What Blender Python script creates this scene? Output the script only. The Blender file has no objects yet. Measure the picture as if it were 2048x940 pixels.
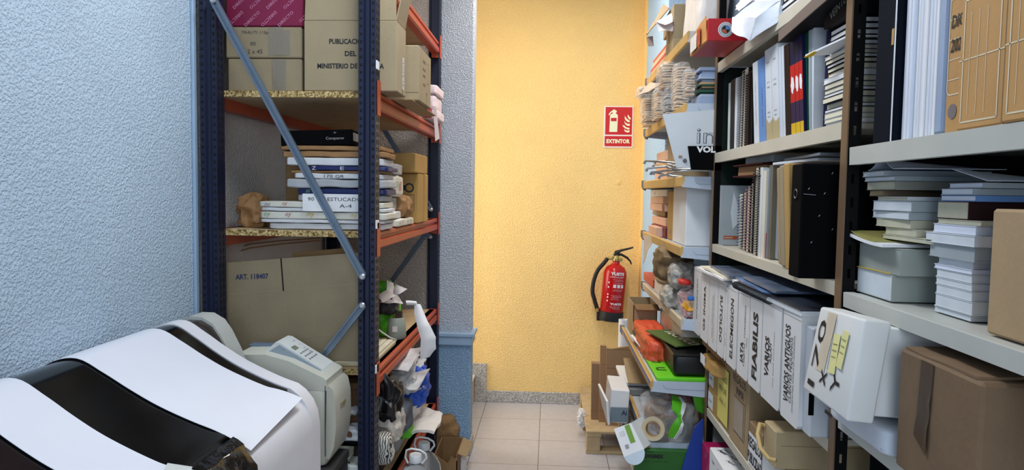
import bpy, bmesh, math, random
from mathutils import Vector, Matrix, noise, Euler

SC = bpy.context.scene
COL = SC.collection
PI = math.pi

# ------------------------------------------------------------------ camera
F_PX, YAW, PITCH, ROLL, CAM_H = 1400.0, .0535, .0602, .0146, 1.52
_cy, _sy, _cp, _sp, _cr, _sr = (math.cos(YAW), math.sin(YAW), math.cos(PITCH),
                                math.sin(PITCH), math.cos(ROLL), math.sin(ROLL))
_r = Vector((_cy, _sy, 0)); _f = Vector((-_sy, _cy, 0)); _u = Vector((0, 0, 1))
_f2 = _cp * _f - _sp * _u; _u2 = _sp * _f + _cp * _u
CR = _cr * _r + _sr * _u2; CU = -_sr * _r + _cr * _u2; CF = _f2
CO = Vector((0, 0, CAM_H))
cam = bpy.data.cameras.new('camera')
cam.sensor_width = 36; cam.sensor_fit = 'HORIZONTAL'; cam.lens = F_PX / 2048 * 36
cam.clip_start = .02
camo = bpy.data.objects.new('camera', cam); COL.objects.link(camo)
camo.matrix_world = Matrix((
    (CR.x, CU.x, -CF.x, CO.x), (CR.y, CU.y, -CF.y, CO.y), (CR.z, CU.z, -CF.z, CO.z), (0, 0, 0, 1)))
SC.camera = camo

def U(px, py, X=None, Y=None, Z=None):
    """where the sight line of a photo point meets a real plane of the room (metres)"""
    d = (px - 1024) / F_PX * CR - (py - 470) / F_PX * CU + CF
    if X is not None: t = (X - CO.x) / d.x
    elif Y is not None: t = (Y - CO.y) / d.y
    else: t = (Z - CO.z) / d.z
    return CO + t * d

# ------------------------------------------------------------------ light
SC.view_settings.view_transform = 'Standard'
SC.view_settings.look = 'None'
SC.view_settings.gamma = 1
SC.view_settings.use_curve_mapping = False
SC.view_settings.exposure = 0.0
W = bpy.data.worlds.new('daylight'); SC.world = W; W.use_nodes = True
bg = W.node_tree.nodes['Background']
bg.inputs[0].default_value = (.62, .77, 1.0, 1); bg.inputs[1].default_value = 0.20

def area(name, loc, rot, sx, sy, power, col, spread=180):
    l = bpy.data.lights.new(name, 'AREA'); l.shape = 'RECTANGLE'; l.size = sx; l.size_y = sy
    l.energy = power; l.color = col; l.spread = math.radians(spread)
    o = bpy.data.objects.new(name, l); COL.objects.link(o); o.location = loc; o.rotation_euler = rot
    return o
def aim(o, target):
    o.rotation_euler = (Vector(target) - o.location).to_track_quat('-Z', 'Y').to_euler()
# daylight from the shop window behind and to the right of the photographer
aim(area('window_daylight', (.15, -1.5, 1.9), (0, 0, 0), 1.5, 1.5, 52, (.78, .89, 1.0)), (-1.0, 1.6, 1.2))
# warm ceiling light at the end of the aisle
area('aisle_light', (.05, 3.7, 2.93), (0, 0, 0), .25, 1.0, 20, (1.0, .90, .78))
# daylight of the stair room to the left, beyond the partition
area('stair_daylight', (-1.6, 4.55, 1.5), (0, math.radians(-90), 0), 1.7, .75, 27, (1.0, .93, .82))
# cool tube over the aisle
area('tube_light', (-.25, 2.0, 2.93), (0, 0, 0), .3, 1.3, 30, (.91, .955, 1.0))

# ------------------------------------------------------------------ materials
def lin(c):
    c = c / 255
    return c / 12.92 if c <= .04045 else ((c + .055) / 1.055) ** 2.4
def L3(c): return (lin(c[0]), lin(c[1]), lin(c[2]), 1)
MATS = {}
def M(name, col=None, rough=.6, var=.05, vs=9, bump=0, bs=60, metal=0, trans=0, alpha=1, ior=1.45, spec=.5):
    if name in MATS: return MATS[name]
    m = bpy.data.materials.new(name); m.use_nodes = True
    nt = m.node_tree; b = nt.nodes['Principled BSDF']
    tc = nt.nodes.new('ShaderNodeTexCoord')
    n = nt.nodes.new('ShaderNodeTexNoise'); n.inputs['Scale'].default_value = vs; n.inputs['Detail'].default_value = 5
    nt.links.new(tc.outputs['Object'], n.inputs['Vector'])
    r = nt.nodes.new('ShaderNodeValToRGB')
    c = L3(col)
    r.color_ramp.elements[0].position = .3; r.color_ramp.elements[1].position = .7
    r.color_ramp.elements[0].color = tuple(max(0, v * (1 - var * 1.6)) for v in c[:3]) + (1,)
    r.color_ramp.elements[1].color = tuple(min(1, v * (1 + var)) for v in c[:3]) + (1,)
    nt.links.new(n.outputs['Fac'], r.inputs['Fac']); nt.links.new(r.outputs['Color'], b.inputs['Base Color'])
    b.inputs['Roughness'].default_value = rough; b.inputs['Metallic'].default_value = metal
    b.inputs['Transmission Weight'].default_value = trans; b.inputs['Alpha'].default_value = alpha
    b.inputs['IOR'].default_value = ior; b.inputs['Specular IOR Level'].default_value = spec
    if bump:
        n2 = nt.nodes.new('ShaderNodeTexNoise'); n2.inputs['Scale'].default_value = bs; n2.inputs['Detail'].default_value = 3
        bp = nt.nodes.new('ShaderNodeBump'); bp.inputs['Strength'].default_value = bump; bp.inputs['Distance'].default_value = .01
        nt.links.new(tc.outputs['Object'], n2.inputs['Vector'])
        nt.links.new(n2.outputs['Fac'], bp.inputs['Height']); nt.links.new(bp.outputs['Normal'], b.inputs['Normal'])
    MATS[name] = m
    return m

def stucco(name, col, scale=85, strength=.8, dist=.006):
    m = M(name, col, .75, .03, 3)
    nt = m.node_tree; b = nt.nodes['Principled BSDF']
    tc = nt.nodes.new('ShaderNodeTexCoord')
    a = nt.nodes.new('ShaderNodeTexNoise'); a.inputs['Scale'].default_value = scale; a.inputs['Detail'].default_value = 2.5
    a.inputs['Distortion'].default_value = .15
    v = nt.nodes.new('ShaderNodeTexVoronoi'); v.feature = 'SMOOTH_F1'; v.inputs['Scale'].default_value = scale * 1.1
    for q in (a, v): nt.links.new(tc.outputs['Object'], q.inputs['Vector'])
    rr = nt.nodes.new('ShaderNodeValToRGB'); rr.color_ramp.elements[0].position = .42; rr.color_ramp.elements[1].position = .62
    nt.links.new(a.outputs['Fac'], rr.inputs['Fac'])
    mx = nt.nodes.new('ShaderNodeMath'); mx.operation = 'MULTIPLY_ADD'; mx.inputs[1].default_value = -.5
    nt.links.new(v.outputs['Distance'], mx.inputs[0]); nt.links.new(rr.outputs['Color'], mx.inputs[2])
    bp = nt.nodes.new('ShaderNodeBump'); bp.inputs['Strength'].default_value = strength; bp.inputs['Distance'].default_value = dist
    nt.links.new(mx.outputs[0], bp.inputs['Height']); nt.links.new(bp.outputs['Normal'], b.inputs['Normal'])
    return m

def speckle(name, c1, c2, scale=220, rough=.6, c3=None):
    m = M(name, c1, rough, .06, 12)
    nt = m.node_tree; b = nt.nodes['Principled BSDF']
    tc = nt.nodes.new('ShaderNodeTexCoord')
    v = nt.nodes.new('ShaderNodeTexVoronoi'); v.inputs['Scale'].default_value = scale
    nt.links.new(tc.outputs['Object'], v.inputs['Vector'])
    r = nt.nodes.new('ShaderNodeValToRGB'); r.color_ramp.interpolation = 'LINEAR'
    r.color_ramp.elements[0].color = L3(c2); r.color_ramp.elements[0].position = .15
    r.color_ramp.elements[1].color = L3(c1); r.color_ramp.elements[1].position = .6
    if c3:
        e = r.color_ramp.elements.new(.9); e.color = L3(c3)
    sp = nt.nodes.new('ShaderNodeSeparateColor'); nt.links.new(v.outputs['Color'], sp.inputs[0])
    nt.links.new(sp.outputs[0], r.inputs['Fac']); nt.links.new(r.outputs['Color'], b.inputs['Base Color'])
    return m

def clear_film(name, tint=(235, 240, 245), amount=.72, rough=.25):
    """thin polythene: partly see-through, glossy"""
    m = bpy.data.materials.new(name); m.use_nodes = True; nt = m.node_tree
    b = nt.nodes['Principled BSDF']; out = nt.nodes['Material Output']
    b.inputs['Base Color'].default_value = L3(tint); b.inputs['Roughness'].default_value = rough
    t = nt.nodes.new('ShaderNodeBsdfTransparent'); mx = nt.nodes.new('ShaderNodeMixShader')
    n = nt.nodes.new('ShaderNodeTexNoise'); n.inputs['Scale'].default_value = 30
    mr = nt.nodes.new('ShaderNodeMapRange'); mr.inputs[3].default_value = amount - .18; mr.inputs[4].default_value = amount + .12
    nt.links.new(n.outputs['Fac'], mr.inputs[0]); nt.links.new(mr.outputs[0], mx.inputs[0])
    nt.links.new(b.outputs[0], mx.inputs[1]); nt.links.new(t.outputs[0], mx.inputs[2]); nt.links.new(mx.outputs[0], out.inputs[0])
    MATS[name] = m
    return m

# ------------------------------------------------------------------ mesh builder
XM = (Vector((0, -1, 0)), Vector((0, 0, 1)))     # on a face that looks towards the aisle from the right (-x)
XUP = (Vector((0, 0, 1)), Vector((0, 1, 0)))     # the same face, lettering climbing
XDN = (Vector((0, 0, -1)), Vector((0, -1, 0)))   # the same face, lettering descending
YM = (Vector((1, 0, 0)), Vector((0, 0, 1)))      # on a face that looks back down the room (-y)
XP = (Vector((0, 1, 0)), Vector((0, 0, 1)))      # on a face that looks to +x
ZU = (Vector((1, 0, 0)), Vector((0, 1, 0)))      # on a top face

def V(*a): return Vector(a)

class MB:
    def __init__(s): s.v = []; s.f = []
    def raw(s, vs, fs, mat=None):
        k = len(s.v)
        s.v += [mat @ Vector(p) if mat else Vector(p) for p in vs]
        s.f += [tuple(i + k for i in f) for f in fs]
        return s
    def bm(s, b, mat=None):
        b.verts.index_update()
        return s.raw([v.co.copy() for v in b.verts], [[v.index for v in f.verts] for f in b.faces], mat)
    def obox(s, c, size, rot=(0, 0, 0), bev=0., seg=1):
        b = bmesh.new(); bmesh.ops.create_cube(b, size=1)
        for v in b.verts: v.co = Vector((v.co.x * size[0], v.co.y * size[1], v.co.z * size[2]))
        if bev > 0:
            bev = min(bev, .45 * min(size))
            bmesh.ops.bevel(b, geom=b.edges[:], offset=bev, segments=seg, affect='EDGES', profile=.5)
        s.bm(b, Matrix.Translation(Vector(c)) @ Euler(rot).to_matrix().to_4x4()); b.free()
        return s
    def box(s, x0, x1, y0, y1, z0, z1, bev=0., seg=1):
        return s.obox(((x0 + x1) / 2, (y0 + y1) / 2, (z0 + z1) / 2), (abs(x1 - x0), abs(y1 - y0), abs(z1 - z0)), (0, 0, 0), bev, seg)
    def prism(s, pts, o, r, u, d):
        """outline pts in the plane (o,r,u), pushed along d"""
        o, r, u, d = Vector(o), Vector(r), Vector(u), Vector(d); n = len(pts)
        A = [o + r * a + u * b for a, b in pts]; B = [p + d for p in A]
        f = [list(range(n)), list(range(2 * n - 1, n - 1, -1))] + [[(i + 1) % n, i, n + i, n + (i + 1) % n] for i in range(n)]
        if r.cross(u).dot(d) > 0: f = [q[::-1] for q in f]
        return s.raw(A + B, f)
    def flat(s, pts, o, fr, lift=.0006):
        o = Vector(o); r, u = fr; n = r.cross(u)
        return s.raw([o + r * a + u * b + n * lift for a, b in pts], [list(range(len(pts)))])
    def rect(s, o, fr, a0, a1, b0, b1, lift=.0006):
        return s.flat([(a0, b0), (a1, b0), (a1, b1), (a0, b1)], o, fr, lift)
    def frame(s, o, fr, a0, a1, b0, b1, w, lift=.0006):
        s.rect(o, fr, a0, a1, b0, b0 + w, lift); s.rect(o, fr, a0, a1, b1 - w, b1, lift)
        s.rect(o, fr, a0, a0 + w, b0 + w, b1 - w, lift); s.rect(o, fr, a1 - w, a1, b0 + w, b1 - w, lift)
        return s
    def stroke(s, pts, w, o, fr, lift=.0006):
        for (a, b), (c, d) in zip(pts[:-1], pts[1:]):
            l = math.hypot(c - a, d - b) or 1e-6; nx, ny = -(d - b) / l * w / 2, (c - a) / l * w / 2
            s.flat([(a - nx, b - ny), (c - nx, d - ny), (c + nx, d + ny), (a + nx, b + ny)], o, fr, lift)
        return s
    def tube(s, pts, r, n=8, cap=True):
        pts = [Vector(p) for p in pts]; rr = r if isinstance(r, (list, tuple)) else [r] * len(pts)
        k = len(s.v); ref = None
        for i, p in enumerate(pts):
            t = (pts[min(i + 1, len(pts) - 1)] - pts[max(i - 1, 0)]).normalized()
            if ref is None: ref = t.orthogonal().normalized()
            ref = (ref - t * ref.dot(t)).normalized(); w = t.cross(ref)
            for j in range(n):
                a = 2 * PI * j / n; s.v.append(p + rr[i] * (ref * math.cos(a) + w * math.sin(a)))
        for i in range(len(pts) - 1):
            for j in range(n):
                j2 = (j + 1) % n; s.f.append((k + i * n + j, k + i * n + j2, k + (i + 1) * n + j2, k + (i + 1) * n + j))
        if cap:
            s.f.append(tuple(k + j for j in range(n))[::-1]); s.f.append(tuple(k + (len(pts) - 1) * n + j for j in range(n)))
        return s
    def lathe(s, prof, o, axis=(0, 0, 1), n=24, cap=True):
        ax = Vector(axis).normalized(); a1 = ax.orthogonal().normalized(); a2 = ax.cross(a1); o = Vector(o); k = len(s.v)
        for r, z in prof:
            for j in range(n):
                a = 2 * PI * j / n; s.v.append(o + ax * z + max(r, 1e-5) * (a1 * math.cos(a) + a2 * math.sin(a)))
        for i in range(len(prof) - 1):
            for j in range(n):
                j2 = (j + 1) % n; s.f.append((k + i * n + j, k + i * n + j2, k + (i + 1) * n + j2, k + (i + 1) * n + j))
        if cap:
            s.f.append(tuple(k + j for j in range(n))[::-1]); s.f.append(tuple(k + (len(prof) - 1) * n + j for j in range(n)))
        return s
    def sheet(s, fn, nu, nv, th=.001):
        """a surface fn(u,v) with a real thickness"""
        P = [[Vector(fn(i / nu, j / nv)) for j in range(nv + 1)] for i in range(nu + 1)]
        k = len(s.v); w = nv + 1; N = []
        for i in range(nu + 1):
            for j in range(nv + 1):
                a = P[min(i + 1, nu)][j] - P[max(i - 1, 0)][j]; b = P[i][min(j + 1, nv)] - P[i][max(j - 1, 0)]
                c = a.cross(b); N.append(c.normalized() if c.length > 1e-12 else Vector((0, 0, 1)))
        fl = [p for row in P for p in row]
        s.v += [p + n * th / 2 for p, n in zip(fl, N)] + [p - n * th / 2 for p, n in zip(fl, N)]
        m = len(fl)
        for i in range(nu):
            for j in range(nv):
                a, b, c, d = i * w + j, (i + 1) * w + j, (i + 1) * w + j + 1, i * w + j + 1
                s.f.append((k + a, k + b, k + c, k + d)); s.f.append((k + m + d, k + m + c, k + m + b, k + m + a))
        ed = [(i * w, (i + 1) * w) for i in range(nu)] + [((i + 1) * w + nv, i * w + nv) for i in range(nu)] + \
             [(j + 1, j) for j in range(nv)] + [(nu * w + j, nu * w + j + 1) for j in range(nv)]
        for a, b in ed: s.f.append((k + b, k + a, k + m + a, k + m + b))
        return s
    def quad_sheet(s, A, B, C, D, nu=8, nv=8, th=.001, amp=0, fq=8, seed=0, bulge=None):
        A, B, C, D = map(Vector, (A, B, C, D)); nn = (B - A).cross(D - A).normalized()
        def fn(u, v):
            p = (A * (1 - u) + B * u) * (1 - v) + (D * (1 - u) + C * u) * v
            q = p * fq + Vector((seed * 7.3, seed * 3.1, seed))
            if amp: p = p + nn * amp * noise.noise(q) + amp * .4 * noise.noise_vector(q * 1.7)
            if bulge: p = p + nn * bulge * 4 * u * (1 - u)
            return p
        return s.sheet(fn, nu, nv, th)
    def blob(s, c, size, k=6, n=10, amp=.004, fq=25, seed=0, rot=(0, 0, 0), ridge=False, floor=None):
        """soft box / bag: rounded block with creases"""
        c = Vector(c); R = Euler(rot).to_matrix(); idx = {}; k0 = len(s.v); off = Vector((seed * 5.7, seed * 1.9, seed * 3.3))
        def vert(p):
            key = tuple(round(q * n) for q in p)
            if key in idx: return idx[key]
            p = Vector(p); l = (abs(p.x) ** k + abs(p.y) ** k + abs(p.z) ** k) ** (1 / k)
            q = p / l; w = Vector((q.x * size[0] / 2, q.y * size[1] / 2, q.z * size[2] / 2))
            h = w * fq + off
            if amp:
                if ridge:
                    a = 1 - abs(noise.noise(h)) * 2.2
                    w = w + q.normalized() * amp * a + .6 * amp * noise.noise_vector(h * 2.1)
                else: w = w + amp * noise.noise_vector(h)
            w = c + R @ w
            if floor is not None and w.z < floor: w.z = floor
            idx[key] = len(s.v); s.v.append(w); return idx[key]
        for ax in range(3):
            for sg in (-1, 1):
                for i in range(n):
                    for j in range(n):
                        q = []
                        for (a, b) in ((i, j), (i + 1, j), (i + 1, j + 1), (i, j + 1)):
                            p = [0, 0, 0]; p[ax] = sg; p[(ax + 1) % 3] = -1 + 2 * a / n; p[(ax + 2) % 3] = -1 + 2 * b / n
                            q.append(vert(p))
                        s.f.append(tuple(q) if sg > 0 else tuple(q[::-1]))
        return s

_tn = 0
def text_mesh(mb, s, o, fr, w=None, h=None, bold=0., shear=0., align='C', lift=.0008, spacing=1.):
    """lettering s, centred on o (align C) or starting at o (align L), in the plane fr; w / h are its real width / height"""
    global _tn; _tn += 1
    cu = bpy.data.curves.new('lettering_source', 'FONT'); cu.body = s; cu.size = 1; cu.offset = bold; cu.shear = shear
    cu.resolution_u = 2; cu.space_character = spacing
    ob = bpy.data.objects.new('lettering_source', cu)
    me = bpy.data.meshes.new_from_object(ob)
    vs = [v.co.copy() for v in me.vertices]; fs = [list(p.vertices) for p in me.polygons]
    bpy.data.objects.remove(ob); bpy.data.curves.remove(cu); bpy.data.meshes.remove(me)
    if not vs: return mb
    x0, x1 = min(v.x for v in vs), max(v.x for v in vs); y0, y1 = min(v.y for v in vs), max(v.y for v in vs)
    kx = w / (x1 - x0) if w else None; ky = h / (y1 - y0) if h else None
    kx = kx or ky; ky = ky or kx
    r, u = fr; n = r.cross(u); o = Vector(o)
    cx = (x0 + x1) / 2 if align == 'C' else x0; cy = (y0 + y1) / 2
    return mb.raw([o + r * (v.x - cx) * kx + u * (v.y - cy) * ky + n * lift for v in vs], fs)

class T:
    """one thing of the place: collects its parts in world metres, then links them under an Empty at its base"""
    def __init__(s, name, label, cat, group=None, kind=None):
        s.name, s.label, s.cat, s.group, s.kind = name, label, cat, group, kind; s.p = []
    def add(s, name, mb, mat, parent=None, label=None, smooth=None, kind=None, deco=()):
        """deco: [(mesh, material)] printed on or worked into the part's own surface"""
        s.p.append((name, mb, mat, parent, label, smooth, kind, list(deco))); return len(s.p) - 1
    def deco(s, k, *dm):
        s.p[k][7].extend(dm)
    def done(s):
        allv = [v for p in s.p for v in p[1].v]
        xs, ys, zs = [v.x for v in allv], [v.y for v in allv], [v.z for v in allv]
        base = Vector(((min(xs) + max(xs)) / 2, (min(ys) + max(ys)) / 2, min(zs)))
        single = len(s.p) == 1
        obs = []
        if not single:
            root = bpy.data.objects.new(s.name, None); root.empty_display_size = .05; COL.objects.link(root); root.location = base
        for (nm, mb, mat, par, lab, sm, kd, dc) in s.p:
            me = bpy.data.meshes.new(s.name if single else nm)
            vs = list(mb.v); fs = list(mb.f); mi = [0] * len(fs); me.materials.append(mat)
            for j, (dmb, dmat) in enumerate(dc):
                k = len(vs); vs += dmb.v; fs += [tuple(i + k for i in f) for f in dmb.f]; mi += [j + 1] * len(dmb.f); me.materials.append(dmat)
            me.from_pydata([v - base for v in vs], [], fs); me.polygons.foreach_set('material_index', mi); me.update()
            if sm is not None:
                for q in me.polygons: q.use_smooth = True
                me.set_sharp_from_angle(angle=math.radians(sm))
            o = bpy.data.objects.new(s.name if single else nm, me); COL.objects.link(o)
            if single: root = o; o.location = base
            else: o.parent = obs[par] if par is not None else root
            if lab: o['label'] = lab
            if kd: o['kind'] = kd
            obs.append(o)
        root['label'] = s.label; root['category'] = s.cat
        if s.group: root['group'] = s.group
        if s.kind: root['kind'] = s.kind
        return root

def struct(name, mb, mat, smooth=None, label=None, cat=None):
    me = bpy.data.meshes.new(name); me.from_pydata(mb.v, [], mb.f); me.update(); me.materials.append(mat)
    if smooth is not None:
        for q in me.polygons: q.use_smooth = True
        me.set_sharp_from_angle(angle=math.radians(smooth))
    o = bpy.data.objects.new(name, me); COL.objects.link(o); o['kind'] = 'structure'
    if label: o['label'] = label; o['category'] = cat
    return o
def dup(root, offset, label=None, group=None):
    """a copy of a thing with copies of its parts and sub-parts"""
    r = root.copy(); COL.objects.link(r); r.location = root.location + Vector(offset)
    if label: r['label'] = label
    if group: r['group'] = group
    for ch in list(root.children):
        c = ch.copy(); COL.objects.link(c); c.parent = r
        for g in list(ch.children):
            d = g.copy(); COL.objects.link(d); d.parent = c
    return r
rnd = random.Random(5)

# ================================================================== the setting
XW, XR = -1.27, .62           # left wall, front of the right hand shelving
YB, YF = 3.95, 5.0            # partition behind the rack, yellow end wall
blue = stucco('blue_stucco', (186, 206, 224), 135, .55, .006)
blue_dark = stucco('blue_stucco_deep', (146, 182, 216), 120, .8, .007)
blue_grey = stucco('blue_stucco_grey', (192, 202, 216), 120, .8, .007)
pale = stucco('pale_stucco', (222, 220, 218), 110, .45, .005)
stucco('warm_stucco', (202, 192, 184), 105, .8, .007)
yellow = stucco('yellow_stucco', (247, 211, 140), 110, .5, .005)
granite = speckle('granite', (176, 174, 170), (122, 122, 124), 260, .45, (214, 211, 205))

# tiled floor, joints every 39.5 cm
fm = bpy.data.materials.new('floor_tiles'); fm.use_nodes = True; nt = fm.node_tree; b = nt.nodes['Principled BSDF']
tc = nt.nodes.new('ShaderNodeTexCoord'); mp = nt.nodes.new('ShaderNodeMapping')
mp.inputs['Location'].default_value = (.0415, -.28, 0)
br = nt.nodes.new('ShaderNodeTexBrick'); br.offset = 0; br.squash = 1
br.inputs['Scale'].default_value = 1; br.inputs['Brick Width'].default_value = .3955; br.inputs['Row Height'].default_value = .3955
br.inputs['Mortar Size'].default_value = .0022; br.inputs['Mortar Smooth'].default_value = .2
br.inputs['Color1'].default_value = L3((199, 197, 203)); br.inputs['Color2'].default_value = L3((193, 191, 197)); br.inputs['Mortar'].default_value = L3((120, 104, 92))
ns = nt.nodes.new('ShaderNodeTexNoise'); ns.inputs['Scale'].default_value = 22; ns.inputs['Detail'].default_value = 6
mx = nt.nodes.new('ShaderNodeMix'); mx.data_type = 'RGBA'; mx.blend_type = 'MULTIPLY'; mx.inputs[0].default_value = .22
nt.links.new(tc.outputs['Object'], mp.inputs[0]); nt.links.new(mp.outputs[0], br.inputs['Vector']); nt.links.new(tc.outputs['Object'], ns.inputs['Vector'])
nt.links.new(br.outputs['Color'], mx.inputs[6]); nt.links.new(ns.outputs['Fac'], mx.inputs[7]); nt.links.new(mx.outputs[2], b.inputs['Base Color'])
b.inputs['Roughness'].default_value = .38
struct('floor', MB().box(-2.6, 1.3, -1.2, 5.2, -.1, 0), fm)
struct('ceiling', MB().box(-2.6, 1.3, -1.2, 5.2, 3.0, 3.1), M('ceiling_white', (225, 225, 222), .8))
struct('wall_left', MB().box(XW - .15, XW, -1.2, 2.435, 0, 3.0), blue)
struct('wall_left_rear', MB().box(XW - .15, XW, 2.435, YB, 0, 3.0), pale)
struct('wall_middle', MB().box(-.66, -.44, YB, YB + .13, .68, 3.0, .006), blue_grey)
struct('wall_middle_rear', MB().box(XW - .15, -.66, YB + .002, YB + .13, 0, 3.0), M('warm_stucco', None))
struct('wall_middle_lower', MB().box(-.66, -.44, YB, YB + .13, 0, .68, .006), blue_dark)
struct('wall_far', MB().box(-2.6, .64, YF, YF + .15, 0, 3.0), yellow)
struct('wall_right', MB().box(1.05, 1.2, -1.2, 4.05, 0, 3.0), blue)
struct('wall_right_far', MB().box(.64, 1.2, 4.0, 4.86, 0, 3.0), stucco('blue_stucco_clear', (172, 206, 240), 120, .5, .006))
struct('wall_right_return', MB().box(.638, 1.2, 4.86, YF + .15, 0, 3.0), yellow)
# dado moulding round the partition end
d = MB().box(-.66, -.43, YB - .02, YB + .15, .645, .70, .004); d.box(-.665, -.418, YB - .032, YB + .162, .695, .718, .004)
struct('trim_1', d, M('dado_blue', (150, 178, 205), .5, .03))
struct('trim_2', MB().box(XW, XW + .012, 2.425, 2.447, 0, 3.0, .003), M('moulding_blue', (150, 175, 200), .5))
struct('trim_3', MB().box(XW + .02, XW + .06, YB - .03, YB, 0, 3.0, .004), M('pipe_cover', (190, 178, 168), .6))
struct('baseboard_middle', MB().box(-.70, -.432, YB - .012, YB + .14, 0, .088, .003), granite)
struct('baseboard_far', MB().box(-.437, .64, YF - .013, YF, 0, .085, .003), granite)
sk = MB().box(-2.6, -.437, YF - .016, YF, .195, .283, .003); sk.box(-.522, -.437, YF - .015, YF, 0, .2, .003)
struct('baseboard_step', sk, granite)
tile = M('step_tile', (206, 194, 182), .4, .06, 20)
st = MB().box(-2.6, -.528, YB + .14, YF, 0, .182); st.box(-2.6, -.518, YB + .14, YF - .016, .182, .201, .004)
struct('trim_4', st, tile)

# ---- a thin cable run on the corner of the left wall
cb = MB().tube([(XW + .004, 2.455, 2.9), (XW + .004, 2.455, 1.75), (XW + .005, 2.462, 1.55), (XW + .006, 2.465, 1.40), (XW + .005, 2.455, 1.285),
                (XW + .008, 2.448, 1.262), (XW + .014, 2.46, 1.266), (XW + .018, 2.48, 1.285)], .003, 6)
t = T('cable', 'thin cable running down the corner of the pale blue wall', 'cable')
t.add('cable', cb, M('cable_blue', (120, 145, 170), .5)); t.done()

c = U(1237, 365, Y=YF)
t = T('wall_plug', 'small round plug painted over on the yellow wall below the sign', 'wall plug')
t.add('plug', MB().lathe([(.018, -.001), (.017, .003), (.008, .006), (.0, .0065)], (c.x, YF - .001, c.z), (0, -1, 0), 18), yellow, smooth=50); t.done()

# ================================================================== safety sign
red = M('sign_red', (196, 18, 26), .45, .02)
cream = M('luminous_cream', (236, 238, 205), .5, .02)
sx0, sx1, sz0, sz1 = .372, .572, 1.820, 2.118
def sgn(px, py): return U(px, py, Y=YF)
a = sgn(1209, 212); b_ = sgn(1266, 212); c_ = sgn(1205, 294)
sx0, sx1, sz1, sz0 = a.x - .002, a.x + .203, a.z, a.z - .292
t = T('safety_sign', 'red and white fire extinguisher sign on the yellow wall', 'sign')
k = t.add('panel', MB().box(sx0, sx1, YF - .006, YF - .001, sz0, sz1, .001), M('sign_white', (238, 226, 222), .4))
O = V(sx0, YF - .006, sz0); w = sx1 - sx0; h = sz1 - sz0
r = MB().rect(O, YM, .010, w - .008, .092, h - .008); r.rect(O, YM, .008, w - .008, .010, .082)
t.deco(k, (r, red))
p = MB()
def nm(q): return [(x * w, (1 - y) * h) for x, y in q]
# extinguisher figure (fractions of the panel)
p.flat(nm([(.19, .62), (.46, .62), (.47, .23), (.455, .205), (.42, .185), (.40, .175), (.40, .15), (.43, .15), (.43, .115), (.40, .11), (.36, .085), (.315, .085), (.28, .11),
           (.20, .15), (.155, .205), (.17, .225), (.20, .215), (.215, .18), (.285, .145), (.30, .175), (.255, .19), (.215, .21), (.205, .24)]), O, YM, .0012)
def flame(q): p.flat(nm(q), O, YM, .0012)
flame([(.82, .20), (.855, .25), (.91, .285), (.90, .325), (.86, .315), (.81, .27), (.80, .235)])
flame([(.70, .20), (.73, .26), (.79, .31), (.875, .345), (.885, .385), (.81, .38), (.74, .34), (.70, .29), (.715, .245)])
flame([(.69, .345), (.74, .40), (.82, .425), (.885, .42), (.88, .475), (.80, .47), (.72, .43)])
flame([(.63, .455), (.70, .465), (.75, .50), (.88, .525), (.875, .56), (.80, .555), (.72, .53), (.67, .50)])
flame([(.69, .545), (.74, .575), (.80, .585), (.88, .575), (.875, .625), (.80, .63), (.73, .615), (.70, .58)])
text_mesh(p, 'EXTINTOR', O + V(w * .5, 0, .046), YM, w=w * .80, h=.030, bold=.045, lift=.0012)
t.deco(k, (p, cream))
t.deco(k, (MB().rect(O, YM, w * .235, w * .43, h * (1 - .365), h * (1 - .285), .0018), red))
t.done()

# ================================================================== fire extinguisher
t = T('fire_extinguisher', 'red fire extinguisher with black hose hung on the yellow wall', 'fire extinguisher')
e0 = U(1221, 640, Y=4.9); e1 = U(1232, 528, Y=4.9); ax = (e1 - e0).normalized(); H = (e1 - e0).length; R = .081
body = MB().lathe([(R - .012, .03), (R, .045), (R, H - .075), (R * .96, H - .05), (R * .78, H - .022), (R * .45, H - .005), (.026, H + .002), (.024, H + .02)], e0, ax, 32)
bi = t.add('cylinder', body, M('extinguisher_red', (178, 12, 20), .22, .03), smooth=40)
t.add('base_ring', MB().lathe([(R * .9, -.002), (R + .004, .0), (R + .006, .02), (R + .004, .062), (R - .002, .066)], e0, ax, 32), M('black_rubber', (22, 23, 26), .5), smooth=40)
vz = e0 + ax * (H + .02)
t.add('valve', MB().lathe([(.02, 0), (.026, .004), (.026, .014), (.018, .018), (.016, .04), (.008, .044)], vz, ax, 16).obox(vz + V(-.035, 0, .02), (.05, .022, .022), (0, 0, 0), .005).lathe([(.013, 0), (.013, .012)], vz + V(.03, -.012, .012), (0, -1, 0), 14),
      M('brass', (190, 170, 110), .3, .1, metal=.9), smooth=40)
hd = MB().tube([vz + V(-.012, 0, .035), vz + V(.0, 0, .06), vz + V(.03, 0, .075), vz + V(.115, 0, .098)], [.012, .017, .009, .006], 8)
hd.tube([vz + V(-.005, 0, .045), vz + V(.035, 0, .047), vz + V(.075, 0, .025), vz + V(.098, 0, .0), vz + V(.105, 0, -.02)], [.012, .009, .008, .006, .005], 8)
t.add('handle', hd, M('black_plastic', (24, 24, 27), .35), smooth=50)
hz = [vz + V(-.06, 0, .02)]
for px, py in ((1207, 527), (1196, 540), (1188, 560), (1185, 582), (1189, 600), (1195, 620)):
    hz.append(U(px, py, Y=4.9))
hp = []
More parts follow.
